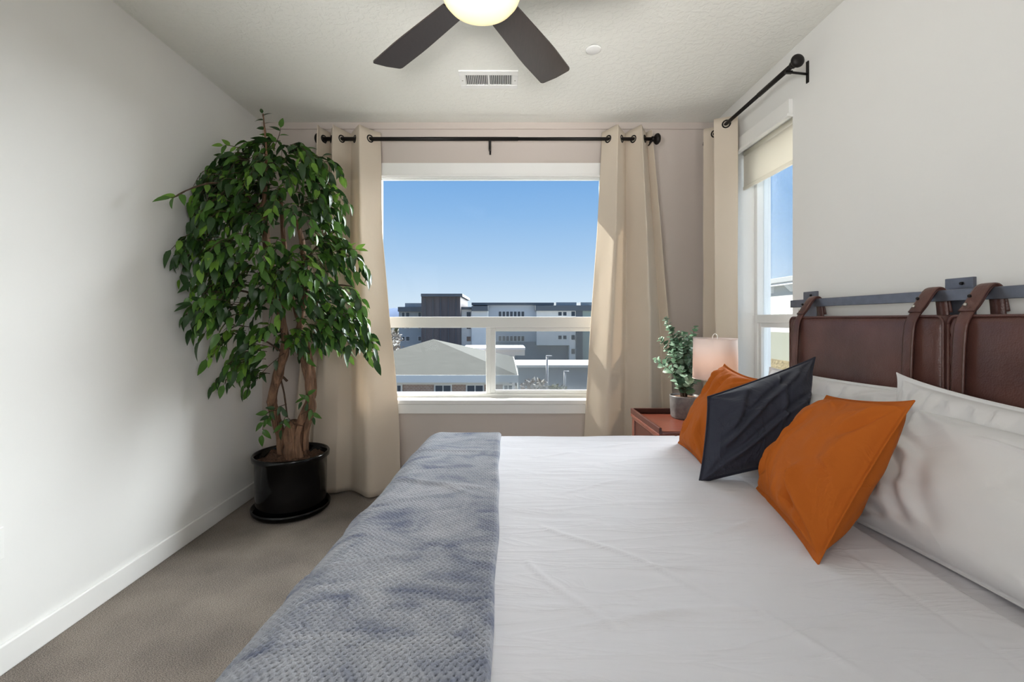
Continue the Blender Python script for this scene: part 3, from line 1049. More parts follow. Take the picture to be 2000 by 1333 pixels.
curtain('curtain', Vector((0, YROD, 0)), Vector((1, 0, 0)), Vector((0, -1, 0)), 2.648, .012,
        [(2.648, -1.335), (2.0, -1.36), (1.3, -1.43), (.6, -1.52), (.012, -1.56)],
        [(2.648, -.918), (1.92, -.905), (1.30, -.850), (.90, -.805), (.5, -.775), (.012, -.760)],
        2.64, .070, .3, 'cream curtain gathered behind the tall ficus at the large window', None, seed=2.0,
        warp=lambda u: .35 * u + .65 * u * u, group=None, rod_z=2.578,
        sway=lambda u, f, d: d + (min(d, -.012 + .12 * d) - d) * max(0, min(1, (f - .55) / .25)) * max(0, min(1, (.80 - u) / .2)))
curtain('curtain', Vector((0, YROD, 0)), Vector((1, 0, 0)), Vector((0, -1, 0)), 2.648, .012,
        [(2.648, .730), (1.9, .690), (1.22, .640), (.48, .595), (.012, .570)],
        [(2.648, 1.075), (1.9, 1.140), (1.22, 1.195), (.48, 1.225), (.012, 1.235)],
        2.12, .070, -.9, 'cream curtain at the large window beside the potted eucalyptus', None, seed=7.0,
        warp=lambda u: 1.2 * u - .2 * u * u, rod_z=2.578)

XROD = 1.462
def rod_y():
    r = empty('curtain_rod', (XROD, 2.8, 2.56), 'short black curtain rod along the bed wall above the side window', 'rod')
    tube('outer_tube', [(XROD, 2.30, 2.562), (XROD, 2.62, 2.562)], .0135, M['black'], r, 16)
    tube('inner_tube', [(XROD, 2.60, 2.562), (XROD, 3.33, 2.562)], .0115, M['black'], r, 16)
    bm = bmesh.new()
    bmesh.ops.create_uvsphere(bm, u_segments=20, v_segments=12, radius=.033)
    for v in bm.verts: v.co = Vector((XROD + v.co.x, 2.272 + v.co.y * .62, 2.562 + v.co.z))
    f = bm_obj('finial', bm, M['black'], r, True)
    tube('finial_collar', [(XROD, 2.29, 2.562), (XROD, 2.312, 2.562)], .019, M['black'], f, 16)
    for y in (2.345, 3.31):
        b = box('bracket', XR - .006, XR, y - .008, y + .008, 2.49, 2.60, M['black'], r)
        tube('bracket_arm', [(XR - .004, y, 2.535), (XROD, y, 2.545)], .006, M['black'], b, 8)
        box('cradle', XROD - .018, XROD + .018, y - .008, y + .008, 2.538, 2.550, M['black'], b)
rod_y()
curtain('curtain', Vector((XROD, 0, 0)), Vector((0, 1, 0)), Vector((-1, 0, 0)), 2.605, .012,
        [(2.605, 2.97), (1.5, 2.96), (.012, 2.94)],
        [(2.63, 3.30), (1.5, 3.32), (.012, 3.32)],
        2.1, .060, -1.5, 'cream curtain drawn into the corner beside the side window', None, seed=11.0, rod_z=2.562)

# roller blind in the side window
rb = empty('roller_blind', (1.63, 2.78, 2.3), 'cream roller blind pulled a little way down in the side window', 'blind')
box('fabric', 1.618, 1.620, RW['y0'] + .012, RW['y1'] - .02, 2.165, 2.37, M['blind'], rb)
box('bottom_bar', 1.612, 1.626, RW['y0'] + .012, RW['y1'] - .02, 2.142, 2.168, M['blind'], rb, .004)
tube('roller', [(1.645, RW['y0'] + .01, 2.39), (1.645, RW['y1'] - .015, 2.39)], .028, M['blind'], rb, 16)

# ------------------------------------------------------------------ ceiling fan
FX, FY = -.085, 1.68
fan = empty('ceiling_fan', (FX, FY, 2.40), 'ceiling fan with dark walnut blades and a lit glass bowl', 'fan')
lathe('canopy', [(0, ZC), (.075, ZC), (.075, ZC - .02), (.05, ZC - .055), (.018, ZC - .065), (0, ZC - .065)], FX, FY, M['black'], fan)
lathe('downrod', [(0, ZC - .06), (.013, ZC - .06), (.013, 2.62), (0, 2.62)], FX, FY, M['black'], fan, 16)
lathe('motor_housing', [(0, 2.63), (.06, 2.63), (.115, 2.61), (.128, 2.57), (.125, 2.525), (.10, 2.505), (0, 2.505)], FX, FY, M['black'], fan)
rim_o = lathe('bowl_rim', [(.10, 2.512), (.146, 2.505), (.152, 2.487), (.147, 2.478), (.135, 2.482), (.10, 2.50)], FX, FY, M['black'], fan, 64)
lathe('light_bowl', [(.146, 2.484), (.1455, 2.470), (.139, 2.452), (.122, 2.432), (.094, 2.416), (.060, 2.406), (.025, 2.4015), (0, 2.401)], FX, FY, M['bowl'], fan, 64)
for k in range(5):
    ang = math.radians(-43.0 + 72.3 * k)          # from +Y towards +X
    d = Vector((math.sin(ang), math.cos(ang), 0)); s = Vector((math.cos(ang), -math.sin(ang), 0))
    bm = bmesh.new()
    R0, R1 = .155, .705
    top, bot = [], []
    outline = []
    w0, w1 = .060, .078
    for t in np.linspace(0, 1, 10):
        outline.append((R0 + (R1 - .018 - R0) * t, w0 + (w1 - w0) * min(1, t * 1.6)))
    for a in (20, 45, 70, 90):
        outline.append((R1 - .018 + .018 * math.sin(math.radians(a)), w1 - .016 + .016 * math.cos(math.radians(a))))
    pts = [(r, w) for r, w in outline] + [(R1 + .006, 0)] + [(r, -w) for r, w in outline[::-1]]
    pitch = math.tan(math.radians(-11))
    for (r, w) in pts:
        base = Vector((FX, FY, 2.492)) + d * r + s * w
        base.z += -w * pitch
        bot.append(bm.verts.new(base)); top.append(bm.verts.new(base + Vector((0, 0, .007))))
    n_ = len(pts)
    bm.faces.new(bot); bm.faces.new(top[::-1])
    for i in range(n_): bm.faces.new((bot[i], top[i], top[(i + 1) % n_], bot[(i + 1) % n_]))
    bmesh.ops.recalc_face_normals(bm, faces=bm.faces[:])
    b_ = bm_obj('blade', bm, M['blade'], fan)
    tube('blade_iron', [Vector((FX, FY, 2.52)) + d * .10, Vector((FX, FY, 2.505)) + d * .17, Vector((FX, FY, 2.503)) + d * .25], [.012, .011, .008], M['black'], b_, 8)

# ------------------------------------------------------------------ ceiling vent, smoke disc, outlet
vent = empty('ceiling_vent', (-.095, 2.785, ZC), 'white slotted air register in the ceiling beyond the fan', 'vent')
x0, x1, y0, y1 = -.272, .082, 2.680, 2.885
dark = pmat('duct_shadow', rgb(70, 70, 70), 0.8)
bm = bmesh.new()
fr = box('frame', x0, x1, y0, y0 + .045, ZC - .008, ZC, M['white'], vent, .002)
box('frame', x0, x1, y1 - .045, y1, ZC - .008, ZC, M['white'], vent, .002)
box('frame', x0, x0 + .036, y0 + .045, y1 - .045, ZC - .008, ZC, M['white'], vent, .002)
box('frame', x1 - .036, x1, y0 + .045, y1 - .045, ZC - .008, ZC, M['white'], vent, .002)
box('center_bar', -.102, -.088, y0 + .045, y1 - .045, ZC - .008, ZC, M['white'], vent, .001)
box('duct_shade', x0 + .034, x1 - .034, y0 + .043, y1 - .043, ZC - .0012, ZC - .0004, dark, vent)  # flat dark sheet painted for the shade behind the louvres
def louvre_mesh():
    bm = box_bm(bmesh.new(), -.0012, .0012, y0 + .045, y1 - .045, -.0075, 0)
    me = bpy.data.meshes.new('louvre'); bm.to_mesh(me); bm.free(); me.materials.append(M['white']); return me
lm = louvre_mesh()
for side in (0, 1):
    a, b = (x0 + .036, -.102) if side == 0 else (-.088, x1 - .036)
    for k in range(12):
        xx = a + (b - a) * (k + .5) / 12
        o = bpy.data.objects.new('louvre', lm); COL.objects.link(o); o.parent = vent
        o.location = Vector((xx, 0, ZC - .0002)) - vent.location
        o.rotation_euler = (0, math.radians(24 if side == 0 else -24), 0)
for xx in (x0 + .017, x1 - .017):
    lathe('screw', [(0, ZC - .011), (.004, ZC - .010), (.005, ZC - .007)], xx, 2.785, M['brass'], vent, 10)
sd = empty('sprinkler_cover', (.482, 2.464, ZC), 'small round white cover plate on the ceiling', 'cover plate')
lathe('disc', [(0, ZC - .014), (.036, ZC - .014), (.042, ZC - .011), (.042, ZC - .006), (0, ZC - .006)], .482, 2.464, M['white'], sd, 40)
lathe('collar', [(.034, ZC - .007), (.034, ZC)], .482, 2.464, M['black'], sd, 32)
ou = empty('wall_outlet', (XL, 1.595, .47), 'white outlet plate low on the bare wall, cut by the frame', 'outlet')
box('plate', XL, XL + .006, 1.560, 1.640, .410, .525, M['white'], ou, .002)
for z_ in (.445, .490):
    s_ = box('socket', XL + .005, XL + .008, 1.583, 1.617, z_ - .014, z_ + .014, M['vinyl'], ou, .002)
    for dy in (-.007, .007):
        box('slot', XL + .0078, XL + .0084, 1.600 + dy - .001, 1.600 + dy + .001, z_ - .004, z_ + .005, M['black'], s_)

# ------------------------------------------------------------------ nightstand, lamp, eucalyptus
ns = empty('nightstand', (1.13, 2.66, 0), 'cherry wood nightstand with raised rim in the corner by the curtains', 'nightstand')
NX0, NX1, NY0, NY1, NZ = .815, 1.425, 2.40, 2.945, .700
for (x, y) in ((NX0 + .03, NY0 + .03), (NX1 - .03, NY0 + .03), (NX0 + .03, NY1 - .03), (NX1 - .03, NY1 - .03)):
    box('leg', x - .022, x + .022, y - .022, y + .022, 0, .64, M['cherry'], ns, .004)
box('top_board', NX0, NX1, NY0, NY1, .645, .667, M['cherry'], ns, .005)
box('top_moulding', NX0 + .006, NX1 - .006, NY0 + .006, NY1 - .006, .630, .6455, M['cherry'], ns, .006)
for a in ((NX0, NX0 + .016, NY0, NY1), (NX1 - .016, NX1, NY0, NY1), (NX0 + .016, NX1 - .016, NY1 - .016, NY1)):
    box('tray_rim', a[0], a[1], a[2], a[3], .666, NZ, M['cherry_dark'], ns, .004)
box('tray_rim', NX0 + .016, NX1 - .016, NY0, NY0 + .016, .666, .682, M['cherry'], ns, .004)
box('side_panel', NX0 + .016, NX0 + .028, NY0 + .05, NY1 - .05, .14, .632, M['cherry_dark'], ns, .002)
box('side_panel', NX1 - .028, NX1 - .016, NY0 + .05, NY1 - .05, .14, .632, M['cherry_dark'], ns, .002)
box('back_panel', NX0 + .05, NX1 - .05, NY1 - .03, NY1 - .018, .14, .632, M['cherry_dark'], ns, .002)
for z0_, z1_ in ((.15, .38), (.395, .625)):
    dr = box('drawer', NX0 + .055, NX1 - .055, NY0 + .012, NY0 + .034, z0_, z1_, M['cherry'], ns, .005)
    lathe('knob', [(0, (z0_ + z1_) / 2 - .012), (.012, (z0_ + z1_) / 2 - .006), (.012, (z0_ + z1_) / 2 + .006), (0, (z0_ + z1_) / 2 + .012)], 1.12, NY0 + .004, M['bracket'], dr, 16)

LX, LY = 1.195, 2.585
lamp = empty('table_lamp', (LX, LY, .667), 'bedside lamp with a white linen drum shade', 'lamp')
lathe('base', [(0, .668), (.062, .668), (.064, .682), (.05, .692), (.016, .70), (.012, .74), (.026, .78), (.030, .82), (.014, .86), (.009, .90), (.009, .93), (0, .93)], LX, LY, M['brass'], lamp)
sh = lathe('lamp_shade', [(.118, .936), (.117, 1.05), (.115, 1.165)], LX, LY, M['shade'], lamp, 64)
sm_ = sh.modifiers.new('thickness', 'SOLIDIFY'); sm_.thickness = .002
for z_, r_ in ((.937, .1185), (1.164, .1155)):
    tube('shade_hoop', [(LX + r_ * math.cos(a), LY + r_ * math.sin(a), z_) for a in np.linspace(0, 2 * math.pi, 49)], .0018, M['shade'], sh, 6)
tube('harp', [(LX, LY - .0, .93), (LX - .045, LY, .99), (LX - .05, LY, 1.06), (LX - .02, LY, 1.14), (LX, LY, 1.158), (LX + .02, LY, 1.14), (LX + .05, LY, 1.06), (LX + .045, LY, .99), (LX, LY, .93)], .002, M['brass'], lamp, 6)
lathe('bulb', [(0, .945), (.014, .95), (.017, .975), (.030, 1.01), (.030, 1.03), (.018, 1.052), (0, 1.06)], LX, LY, emit_mat('warm_bulb', rgb(255, 206, 150), 9.0), lamp, 20)
tube('finial_loop', smooth_path([(LX - .013, LY, 1.158), (LX - .013, LY, 1.178), (LX, LY, 1.190), (LX + .013, LY, 1.178), (LX + .013, LY, 1.158)], 5), .0022, M['vinyl'], lamp, 6)
for k in range(3):
    a = k * 2.094
    tube('spider_arm', [(LX, LY, 1.158), (LX + .114 * math.cos(a), LY + .114 * math.sin(a), 1.16)], .0018, M['brass'], lamp, 6)


def leaf_mesh(name, L, Wd, mat, fold=.25, curl=.2, pts=4, tip=1.0):
    """a leaf along +Y from its stalk, folded along the midrib and curling down"""
    bm = bmesh.new()
    rows = []
    for i in range(pts + 1):
        t = i / pts
        w = Wd / 2 * (math.sin(math.pi * min(1, t ** .75)) ** .8) * (1 - .25 * tip * t)
        y = L * t; z = -curl * L * t * t
        if i == 0 or i == pts:
            rows.append([bm.verts.new((0, y, z))])
        else:
            rows.append([bm.verts.new((-w, y, z + fold * w)), bm.verts.new((0, y, z)), bm.verts.new((w, y, z + fold * w))])
    for a, b in zip(rows[:-1], rows[1:]):
        if len(a) == 1:
            bm.faces.new((a[0], b[1], b[0])); bm.faces.new((a[0], b[2], b[1]))
        elif len(b) == 1:
            bm.faces.new((a[0], a[1], b[0])); bm.faces.new((a[1], a[2], b[0]))
        else:
            bm.faces.new((a[0], a[1], b[1], b[0])); bm.faces.new((a[1], a[2], b[2], b[1]))
    me = bpy.data.meshes.new(name)
    bm.normal_update(); bm.to_mesh(me); bm.free()
    me.materials.append(mat)
    me.polygons.foreach_set('use_smooth', [True] * len(me.polygons))
    return me


def frame(pos, direction, up, roll, scale):
    y = Vector(direction).normalized()
    z = Vector(up) - y * Vector(up).dot(y)
    if z.length < 1e-3: z = Vector((1, 0, 0)) - y * y.x
    z.normalize()
    x = y.cross(z)
    m = Matrix((x, y, z)).transposed().to_4x4()
    m = m @ Matrix.Rotation(roll, 4, 'Y')
    return Matrix.Translation(pos) @ m @ Matrix.Diagonal((scale, scale, scale, 1))


def plant_leaves(root, placements, meshes, n_parts):
    """the leaves nearest to the camera become parts of their own, the others one joined mass"""
    placements.sort(key=lambda m: (m[0].translation - Vector((0, 0, CAMZ))).length)
    for (m, k) in placements[:n_parts]:
        o = bpy.data.objects.new('leaf', meshes[k]); COL.objects.link(o)
        o.parent = root
        o.matrix_local = Matrix.Translation(-root.location) @ m
    rest = placements[n_parts:]
    if rest:
        vs, fs, mi = [], [], []
        mats = []
        for me in meshes:
            if me.materials[0] not in mats: mats.append(me.materials[0])
        for (m, k) in rest:
            me = meshes[k]; b = len(vs)
            vs += [tuple(m @ v.co) for v in me.vertices]
            for p in me.polygons:
                fs.append(tuple(b + i for i in p.vertices)); mi.append(mats.index(me.materials[0]))
        me2 = bpy.data.meshes.new('foliage'); me2.from_pydata(vs, [], fs)
        for mm in mats: me2.materials.append(mm)
        me2.polygons.foreach_set('material_index', mi)
        me2.update()
        o = link('foliage', me2, None, root, smooth=True)
        o['kind'] = 'stuff'


def eucalyptus():
    EX, EY = 1.107, 2.80
    r = empty('potted_eucalyptus', (EX, EY, .668), 'small eucalyptus with round grey green leaves in a mottled pot on the nightstand', 'plant')
    lathe('pot', [(0, .668), (.074, .668), (.081, .68), (.087, .80), (.087, .806), (.081, .806), (.079, .79), (0, .79)], EX, EY, M['planter'], r, 40)
    lathe('soil', [(0, .796), (.075, .796)], EX, EY, M['soil'], r, 24)
    rnd = random.Random(3)
    meshes = [leaf_mesh('euc_leaf', .042, .044, M['euc_a'], .15, .1, 4, .2), leaf_mesh('euc_leaf_b', .046, .048, M['euc_b'], .15, .15, 4, .2)]
    PL = []
    tw = bmesh.new()
    tips = [(-.115, .00, 1.275), (-.19, -.04, 1.03), (-.05, -.03, 1.19), (.00, .02, 1.19), (.05, -.05, 1.15), (.085, .05, 1.22), (-.10, -.06, 1.08), (.03, -.09, 1.08), (-.03, .08, 1.14), (-.13, .05, 1.15),
            (.10, -.04, 1.02), (-.08, .02, 1.22), (.02, -.02, 1.17), (-.04, -.08, 1.13), (.06, .06, 1.12), (-.09, .06, 1.02), (-.06, -.10, .98), (.07, -.09, .94), (-.02, -.11, .92), (.11, .03, 1.08)]
    for (dx, dy, zt_) in tips:
        a = Vector((EX + dx * .12, EY + dy * .12, .79)); c = Vector((EX + dx, EY + dy, zt_))
        mid = (a + c) / 2 + Vector((-dx * .22, -dy * .2, .02))
        path = smooth_path([a, mid, c], 8)
        tube_bm(tw, path, [.0022 * (1 - .5 * i / len(path)) for i in range(len(path))], 5)
        Ls = sum((path[i + 1] - path[i]).length for i in range(len(path) - 1))
        n_ = max(6, int(Ls / .024))
        for k in range(n_):
            t = .22 + .78 * k / (n_ - 1)
            f = t * (len(path) - 1); i = min(int(f), len(path) - 2)
            p = path[i].lerp(path[i + 1], f - i); tg = (path[i + 1] - path[i]).normalized()
            for sd_ in (0, math.pi):
                an = k * 1.57 + sd_ + rnd.uniform(-.4, .4)
                u = tg.cross(Vector((.3, .9, .1))).normalized(); w = tg.cross(u)
                dirv = (u * math.cos(an) + w * math.sin(an)) * .9 + tg * .45
                PL.append((frame(p, dirv, tg, rnd.uniform(-.6, .6), rnd.uniform(.75, 1.1) * (1 - .35 * max(0, t - .7) / .3)), 0 if rnd.random() < .5 else 1))
    st = bm_obj('stems', tw, M['twig'], r, True); st['kind'] = 'stuff'
    plant_leaves(r, PL, meshes, 300)


eucalyptus()


# ------------------------------------------------------------------ tall ficus
def ficus():
    PX, PY = -1.424, 3.05
    pot = empty('potted_ficus', (PX, PY, 0), 'tall ficus tree with twisted trunks in a glossy black pot', 'plant')
    lathe('saucer', [(0, .004), (0.2256, .004), (0.2419, .02), (0.2458, .045), (0.2381, .047), (0.2304, .026), (0, .020)], PX, PY, M['pot'], pot, 64)
    lathe('pot', [(0, .022), (0.2131, .022), (0.2170, .04), (0.2208, .20), (0.2218, .345), (0.2381, .357), (0.2400, .380), (0.2342, .388), (0.2246, .386), (0.2170, .37), (0.2131, .30), (0, .30)], PX, PY, M['pot'], pot, 64)
    # lumpy bark mulch
    n1, n2 = 64, 16
    V = np.zeros((n1, n2, 3))
    for i in range(n1):
        for j in range(n2):
            a = 2 * math.pi * i / n1; q = .001 + .212 * j / (n2 - 1)
            x, y = PX + q * math.cos(a), PY + q * math.sin(a)
            V[i, j] = (x, y, .342 + .034 * nz(x * 14, y * 14) + .018 * nz(x * 42, y * 42, 3) + .02 * (1 - q / .222))
    grid_mesh('soil', V, M['soil'], pot, True, wrap_u=True)
    # trunks
    def T(lst): return smooth_path([at(px, py, Y) for px, py, Y in lst], 7)
    def trunk(lst, r0, r1, seed, name='trunk', n=14, mat='bark'):
        p = T(lst)
        k = len(p)
        rad = [(r0 + (r1 - r0) * i / (k - 1)) * (1 + .14 * nz(i * .35, seed) + .07 * nz(i * 1.1, seed)) for i in range(k)]
        bm = tube_bm(bmesh.new(), p, rad, n)
        for v in bm.verts:
            v.co += Vector((nz(v.co.x * 25, v.co.z * 9, seed), nz(v.co.y * 25, v.co.z * 9, seed + 2), 0)) * r0 * .30
        bm_obj(name, bm, M[mat], pot, True)
        return p
    trunk([(574, 905, 3.04), (573, 880, 3.04), (572, 850, 3.04), (578, 824, 3.04)], .062, .050, 1, 'trunk_stump')
    trunk([(584, 880, 3.06), (588, 830, 3.05), (604, 790, 3.04), (606, 755, 3.03), (597, 715, 3.0), (584, 675, 2.98), (588, 620, 2.95), (597, 555, 2.93), (592, 490, 2.9), (582, 430, 2.88)], .036, .016, 3)
    trunk([(596, 880, 3.04), (600, 835, 3.03), (612, 795, 3.02), (600, 755, 3.01), (604, 712, 2.99), (594, 672, 2.97), (580, 640, 2.96)], .022, .014, 4)
    trunk([(566, 890, 3.02), (560, 850, 3.01), (566, 830, 3.0)], .026, .018, 6, 'root')
    trunk([(584, 895, 3.0), (580, 860, 2.99), (586, 832, 3.0)], .026, .016, 8, 'root')
    trunk([(553, 895, 3.10), (548, 850, 3.10), (533, 800, 3.06), (534, 765, 3.0), (548, 715, 2.96), (557, 668, 2.93), (548, 610, 2.88), (536, 540, 2.84), (520, 470, 2.82), (513, 400, 2.8)], .034, .020, 5)
    trunk([(592, 900, 3.12), (600, 810, 3.12), (613, 765, 3.08), (608, 710, 3.05), (596, 660, 3.03), (575, 600, 2.98), (560, 520, 2.92), (552, 440, 2.9), (545, 370, 2.88)], .020, .012, 7)
    trunk([(561, 745, 3.0), (548, 735, 3.0), (555, 770, 2.99), (561, 815, 2.99)], .008, .005, 9, 'branch', 8, 'twig')
    trunk([(513, 420, 2.8), (516, 390, 2.8), (520, 330, 2.83), (518, 270, 2.86), (514, 222, 2.9)], .017, .003, 11, 'branch', 8, 'bark')
    trunk([(515, 420, 2.8), (470, 370, 2.72), (415, 358, 2.50), (370, 370, 2.36), (340, 385, 2.27)], .010, .002, 12, 'branch', 8, 'twig')
    trunk([(590, 520, 2.9), (630, 470, 2.88), (660, 450, 2.88)], .010, .003, 13, 'branch', 8, 'twig')
    trunk([(590, 600, 2.94), (640, 560, 2.9), (690, 560, 2.86)], .010, .003, 14, 'branch', 8, 'twig')
    trunk([(548, 600, 2.88), (480, 570, 2.72), (420, 570, 2.6)], .010, .003, 15, 'branch', 8, 'twig')
    trunk([(553, 690, 2.94), (510, 665, 2.86), (470, 690, 2.78)], .007, .002, 16, 'branch', 8, 'twig')
    rnd = random.Random(11)
    meshes = [leaf_mesh('ficus_leaf_dark', .090, .040, M['leaf_dark'], .28, .22, 5), leaf_mesh('ficus_leaf_mid', .090, .042, M['leaf_mid'], .25, .18, 5), leaf_mesh('ficus_leaf_light', .078, .037, M['leaf_light'], .25, .15, 5),
              leaf_mesh('ficus_leaf_dark_b', .098, .042, M['leaf_dark'], .15, .45, 5), leaf_mesh('ficus_leaf_mid_b', .092, .044, M['leaf_mid'], .4, .4, 5)]
    PL = []
    tw = bmesh.new()
    # clumps of foliage: photo place, spread and depth (x, y, rx, ry, Y, rY, sprigs)
    clumps = [(450, 315, 40, 22, 2.72, .10, 10), (600, 305, 45, 25, 2.88, .12, 12), (520, 285, 45, 14, 2.86, .10, 7), (400, 360, 26, 20, 2.60, .08, 8), (540, 325, 95, 55, 2.86, .20, 34), (470, 345, 60, 50, 2.70, .16, 20), (610, 360, 52, 65, 2.88, .16, 26), (425, 400, 50, 60, 2.60, .12, 20), (520, 420, 90, 60, 2.70, .18, 30),
              (630, 420, 38, 70, 2.86, .14, 18), (405, 480, 42, 55, 2.50, .10, 16), (480, 490, 60, 50, 2.62, .14, 18), (560, 510, 70, 50, 2.70, .14, 20), (440, 550, 55, 45, 2.60, .12, 18),
              (535, 580, 55, 50, 2.74, .14, 18), (640, 500, 40, 45, 2.84, .12, 12), (690, 495, 18, 16, 2.80, .05, 4), (640, 580, 55, 45, 2.84, .14, 20), (675, 600, 38, 50, 2.80, .12, 16),
              (640, 645, 60, 38, 2.84, .14, 20), (705, 655, 20, 25, 2.78, .06, 6), (430, 610, 38, 38, 2.58, .08, 13), (400, 590, 25, 15, 2.5, .05, 4), (440, 650, 28, 15, 2.6, .06, 6),
              (575, 650, 30, 35, 2.88, .1, 8), (480, 690, 32, 18, 2.78, .07, 7), (458, 715, 18, 10, 2.74, .05, 4), (500, 720, 14, 18, 2.86, .05, 3), (372, 470, 18, 12, 2.46, .04, 4), (510, 640, 25, 20, 2.8, .06, 4)]
    core = Vector((-1.22, 2.85, 1.7))
    for (cx, cy, rx, ry, Y, rY, n_) in clumps:
        for k in range(n_):
            while True:
                a, b, c = rnd.uniform(-1, 1), rnd.uniform(-1, 1), rnd.uniform(-1, 1)
                if a * a + b * b + c * c <= 1: break
            Yp = Y + c * rY
            p = at(cx + a * rx, cy + b * ry, Yp)
            if p.x < XL + .05 or p.y > 3.18: continue
            axis = at(560, cy + b * ry + 20, 2.86)
            out = (p - axis); out.z *= .4
            out = out.normalized() if out.length > .03 else Vector((rnd.uniform(-1, 1), rnd.uniform(-1, .3), 0)).normalized()
            ln = rnd.uniform(.10, .20)
            start = p - out * ln * .55 + Vector((0, 0, .03))
            mid = p + Vector((0, 0, .02))
            end = p + out * ln * .45 + Vector((0, 0, -ln * rnd.uniform(.35, .8)))
            for q in (start, mid, end):
                q.x = max(q.x, XL + .045); q.y = min(q.y, 3.2)
            path = smooth_path([start, mid, end], 5)
            tube_bm(tw, path, [.0022 - .0012 * i / len(path) for i in range(len(path))], 4)
            m_ = rnd.randint(5, 8)
            side = 1
            for q in range(m_):
                t = .12 + .88 * q / (m_ - 1)
                f = t * (len(path) - 1); i = min(int(f), len(path) - 2)
                pp = path[i].lerp(path[i + 1], f - i); tg = (path[i + 1] - path[i]).normalized()
                sidev = tg.cross(Vector((0, 0, 1)))
                if sidev.length < .05: sidev = Vector((1, 0, 0))
                sidev.normalize()
                side = -side
                dv = tg * rnd.uniform(.5, .9) + sidev * side * rnd.uniform(.35, .9) + Vector((0, 0, rnd.uniform(-.8, .15)))
                if q == m_ - 1: dv = tg + Vector((0, 0, -.2))
                upv = Vector((rnd.uniform(-.7, .7), rnd.uniform(-.9, .3), 1))
                g = rnd.random()
                depth_in = (p - Vector((axis.x, axis.y, p.z))).length
                if g < .46: kk = rnd.choice((0, 3))
                elif g < .82: kk = rnd.choice((1, 4))
                else: kk = 2
                if pp.x + dv.normalized().x * .10 < XL + .02: dv.x = abs(dv.x)
                PL.append((frame(pp, dv, upv, rnd.uniform(-.5, .5), rnd.uniform(.75, 1.12)), kk))
    # single sprigs that stand out of the crown, and shoots low on the trunk
    def sprig(pts, n_, s=1.0, mats=(0, 1, 3, 4)):
        path = smooth_path([at(*q) for q in pts], 5)
        tube_bm(tw, path, [.0025 - .0012 * i / len(path) for i in range(len(path))], 4)
        side = 1
        for q in range(n_):
            t = .25 + .75 * q / max(1, n_ - 1)
            f = t * (len(path) - 1); i = min(int(f), len(path) - 2)
            pp = path[i].lerp(path[i + 1], f - i); tg = (path[i + 1] - path[i]).normalized()
            sidev = tg.cross(Vector((.2, -.9, .3))).normalized(); side = -side
            dv = tg * .6 + sidev * side * .8 + Vector((0, -.1, -.2))
            if q == n_ - 1: dv = tg
            PL.append((frame(pp, dv, Vector((0, -1, .6)), rnd.uniform(-.5, .5), s * rnd.uniform(.8, 1.1)), rnd.choice(mats)))
    sprig([(520, 262, 2.88), (516, 240, 2.9), (512, 222, 2.92)], 5, .75)
    sprig([(535, 290, 2.86), (545, 265, 2.86), (548, 250, 2.86)], 4, .8)
    sprig([(362, 374, 2.32), (345, 384, 2.28), (334, 386, 2.26)], 4, .85, (1, 2))
    sprig([(470, 290, 2.72), (450, 285, 2.7), (436, 284, 2.68)], 4, .85, (1, 2))
    sprig([(430, 590, 2.56), (395, 592, 2.5), (368, 598, 2.45)], 5, .85, (0, 3))
    sprig([(600, 520, 2.88), (660, 490, 2.82), (700, 488, 2.78)], 8, .85, (1, 2, 4))
    sprig([(690, 640, 2.8), (715, 660, 2.78), (728, 672, 2.77)], 5, .8, (1, 2))
    sprig([(545, 800, 3.0), (520, 810, 2.95), (512, 850, 2.93)], 6, .85, (1, 4))
    sprig([(560, 790, 2.98), (535, 800, 2.94), (522, 820, 2.93)], 5, .8, (0, 1))
    sprig([(575, 830, 2.98), (558, 815, 2.95), (550, 840, 2.94)], 5, .8, (0, 1))
    sprig([(588, 810, 3.0), (608, 800, 2.98), (612, 815, 2.97)], 4, .75, (0, 1))
    sprig([(600, 790, 3.0), (600, 770, 2.98), (590, 785, 2.96)], 5, .7, (0, 1, 4))
    sprig([(555, 690, 2.92), (520, 720, 2.88), (500, 745, 2.86)], 5, .85, (0, 1))
    tb = bm_obj('twigs', tw, M['twig'], pot, True); tb['kind'] = 'stuff'
    plant_leaves(pot, PL, meshes, 300)


ficus()

# ------------------------------------------------------------------ outside
GZ = -8.5
X = {}
X['ground'] = pmat('grey_ground', rgb(70, 69, 65), 0.9, var=0.15, vscale=0.2)
X['slate'] = pmat('slate_cladding', rgb(158, 164, 168), 0.8, var=0.05, vscale=1)
X['slate_dark'] = pmat('dark_slate_cladding', rgb(140, 145, 150), 0.8, var=0.06, vscale=1)
X['pale'] = pmat('pale_cladding', rgb(226, 226, 224), 0.8, var=0.03, vscale=1)
X['cap'] = pmat('charcoal_roof_edge', rgb(94, 100, 106), 0.7)
X['brown'] = pmat('dark_brown_panels', rgb(92, 85, 86), 0.7, var=0.2, vscale=0.6, stretch=(3, 3, .3))
X['green'] = pmat('grey_green_cladding', rgb(150, 164, 158), 0.8)
X['win'] = pmat('dark_far_glass', rgb(52, 62, 74), 0.15)
X['shingle'] = pmat('grey_shingle', rgb(78, 78, 74), 0.95, var=0.10, vscale=1.2, stretch=(1, 3, 8), spec=0.1)
X['fascia'] = pmat('white_fascia', rgb(228, 226, 220), 0.7)
X['brick'] = None
X['cream'] = pmat('cream_stucco', rgb(136, 138, 126), 0.9, var=0.03, vscale=2)
X['stone'] = pmat('tan_stone', rgb(128, 116, 88), 0.95, var=0.25, vscale=14, bump=0.6, bscale=14, bdist=0.05)
X['olive'] = pmat('olive_tree_leaves', rgb(104, 104, 76), 0.9, var=0.25, vscale=3)
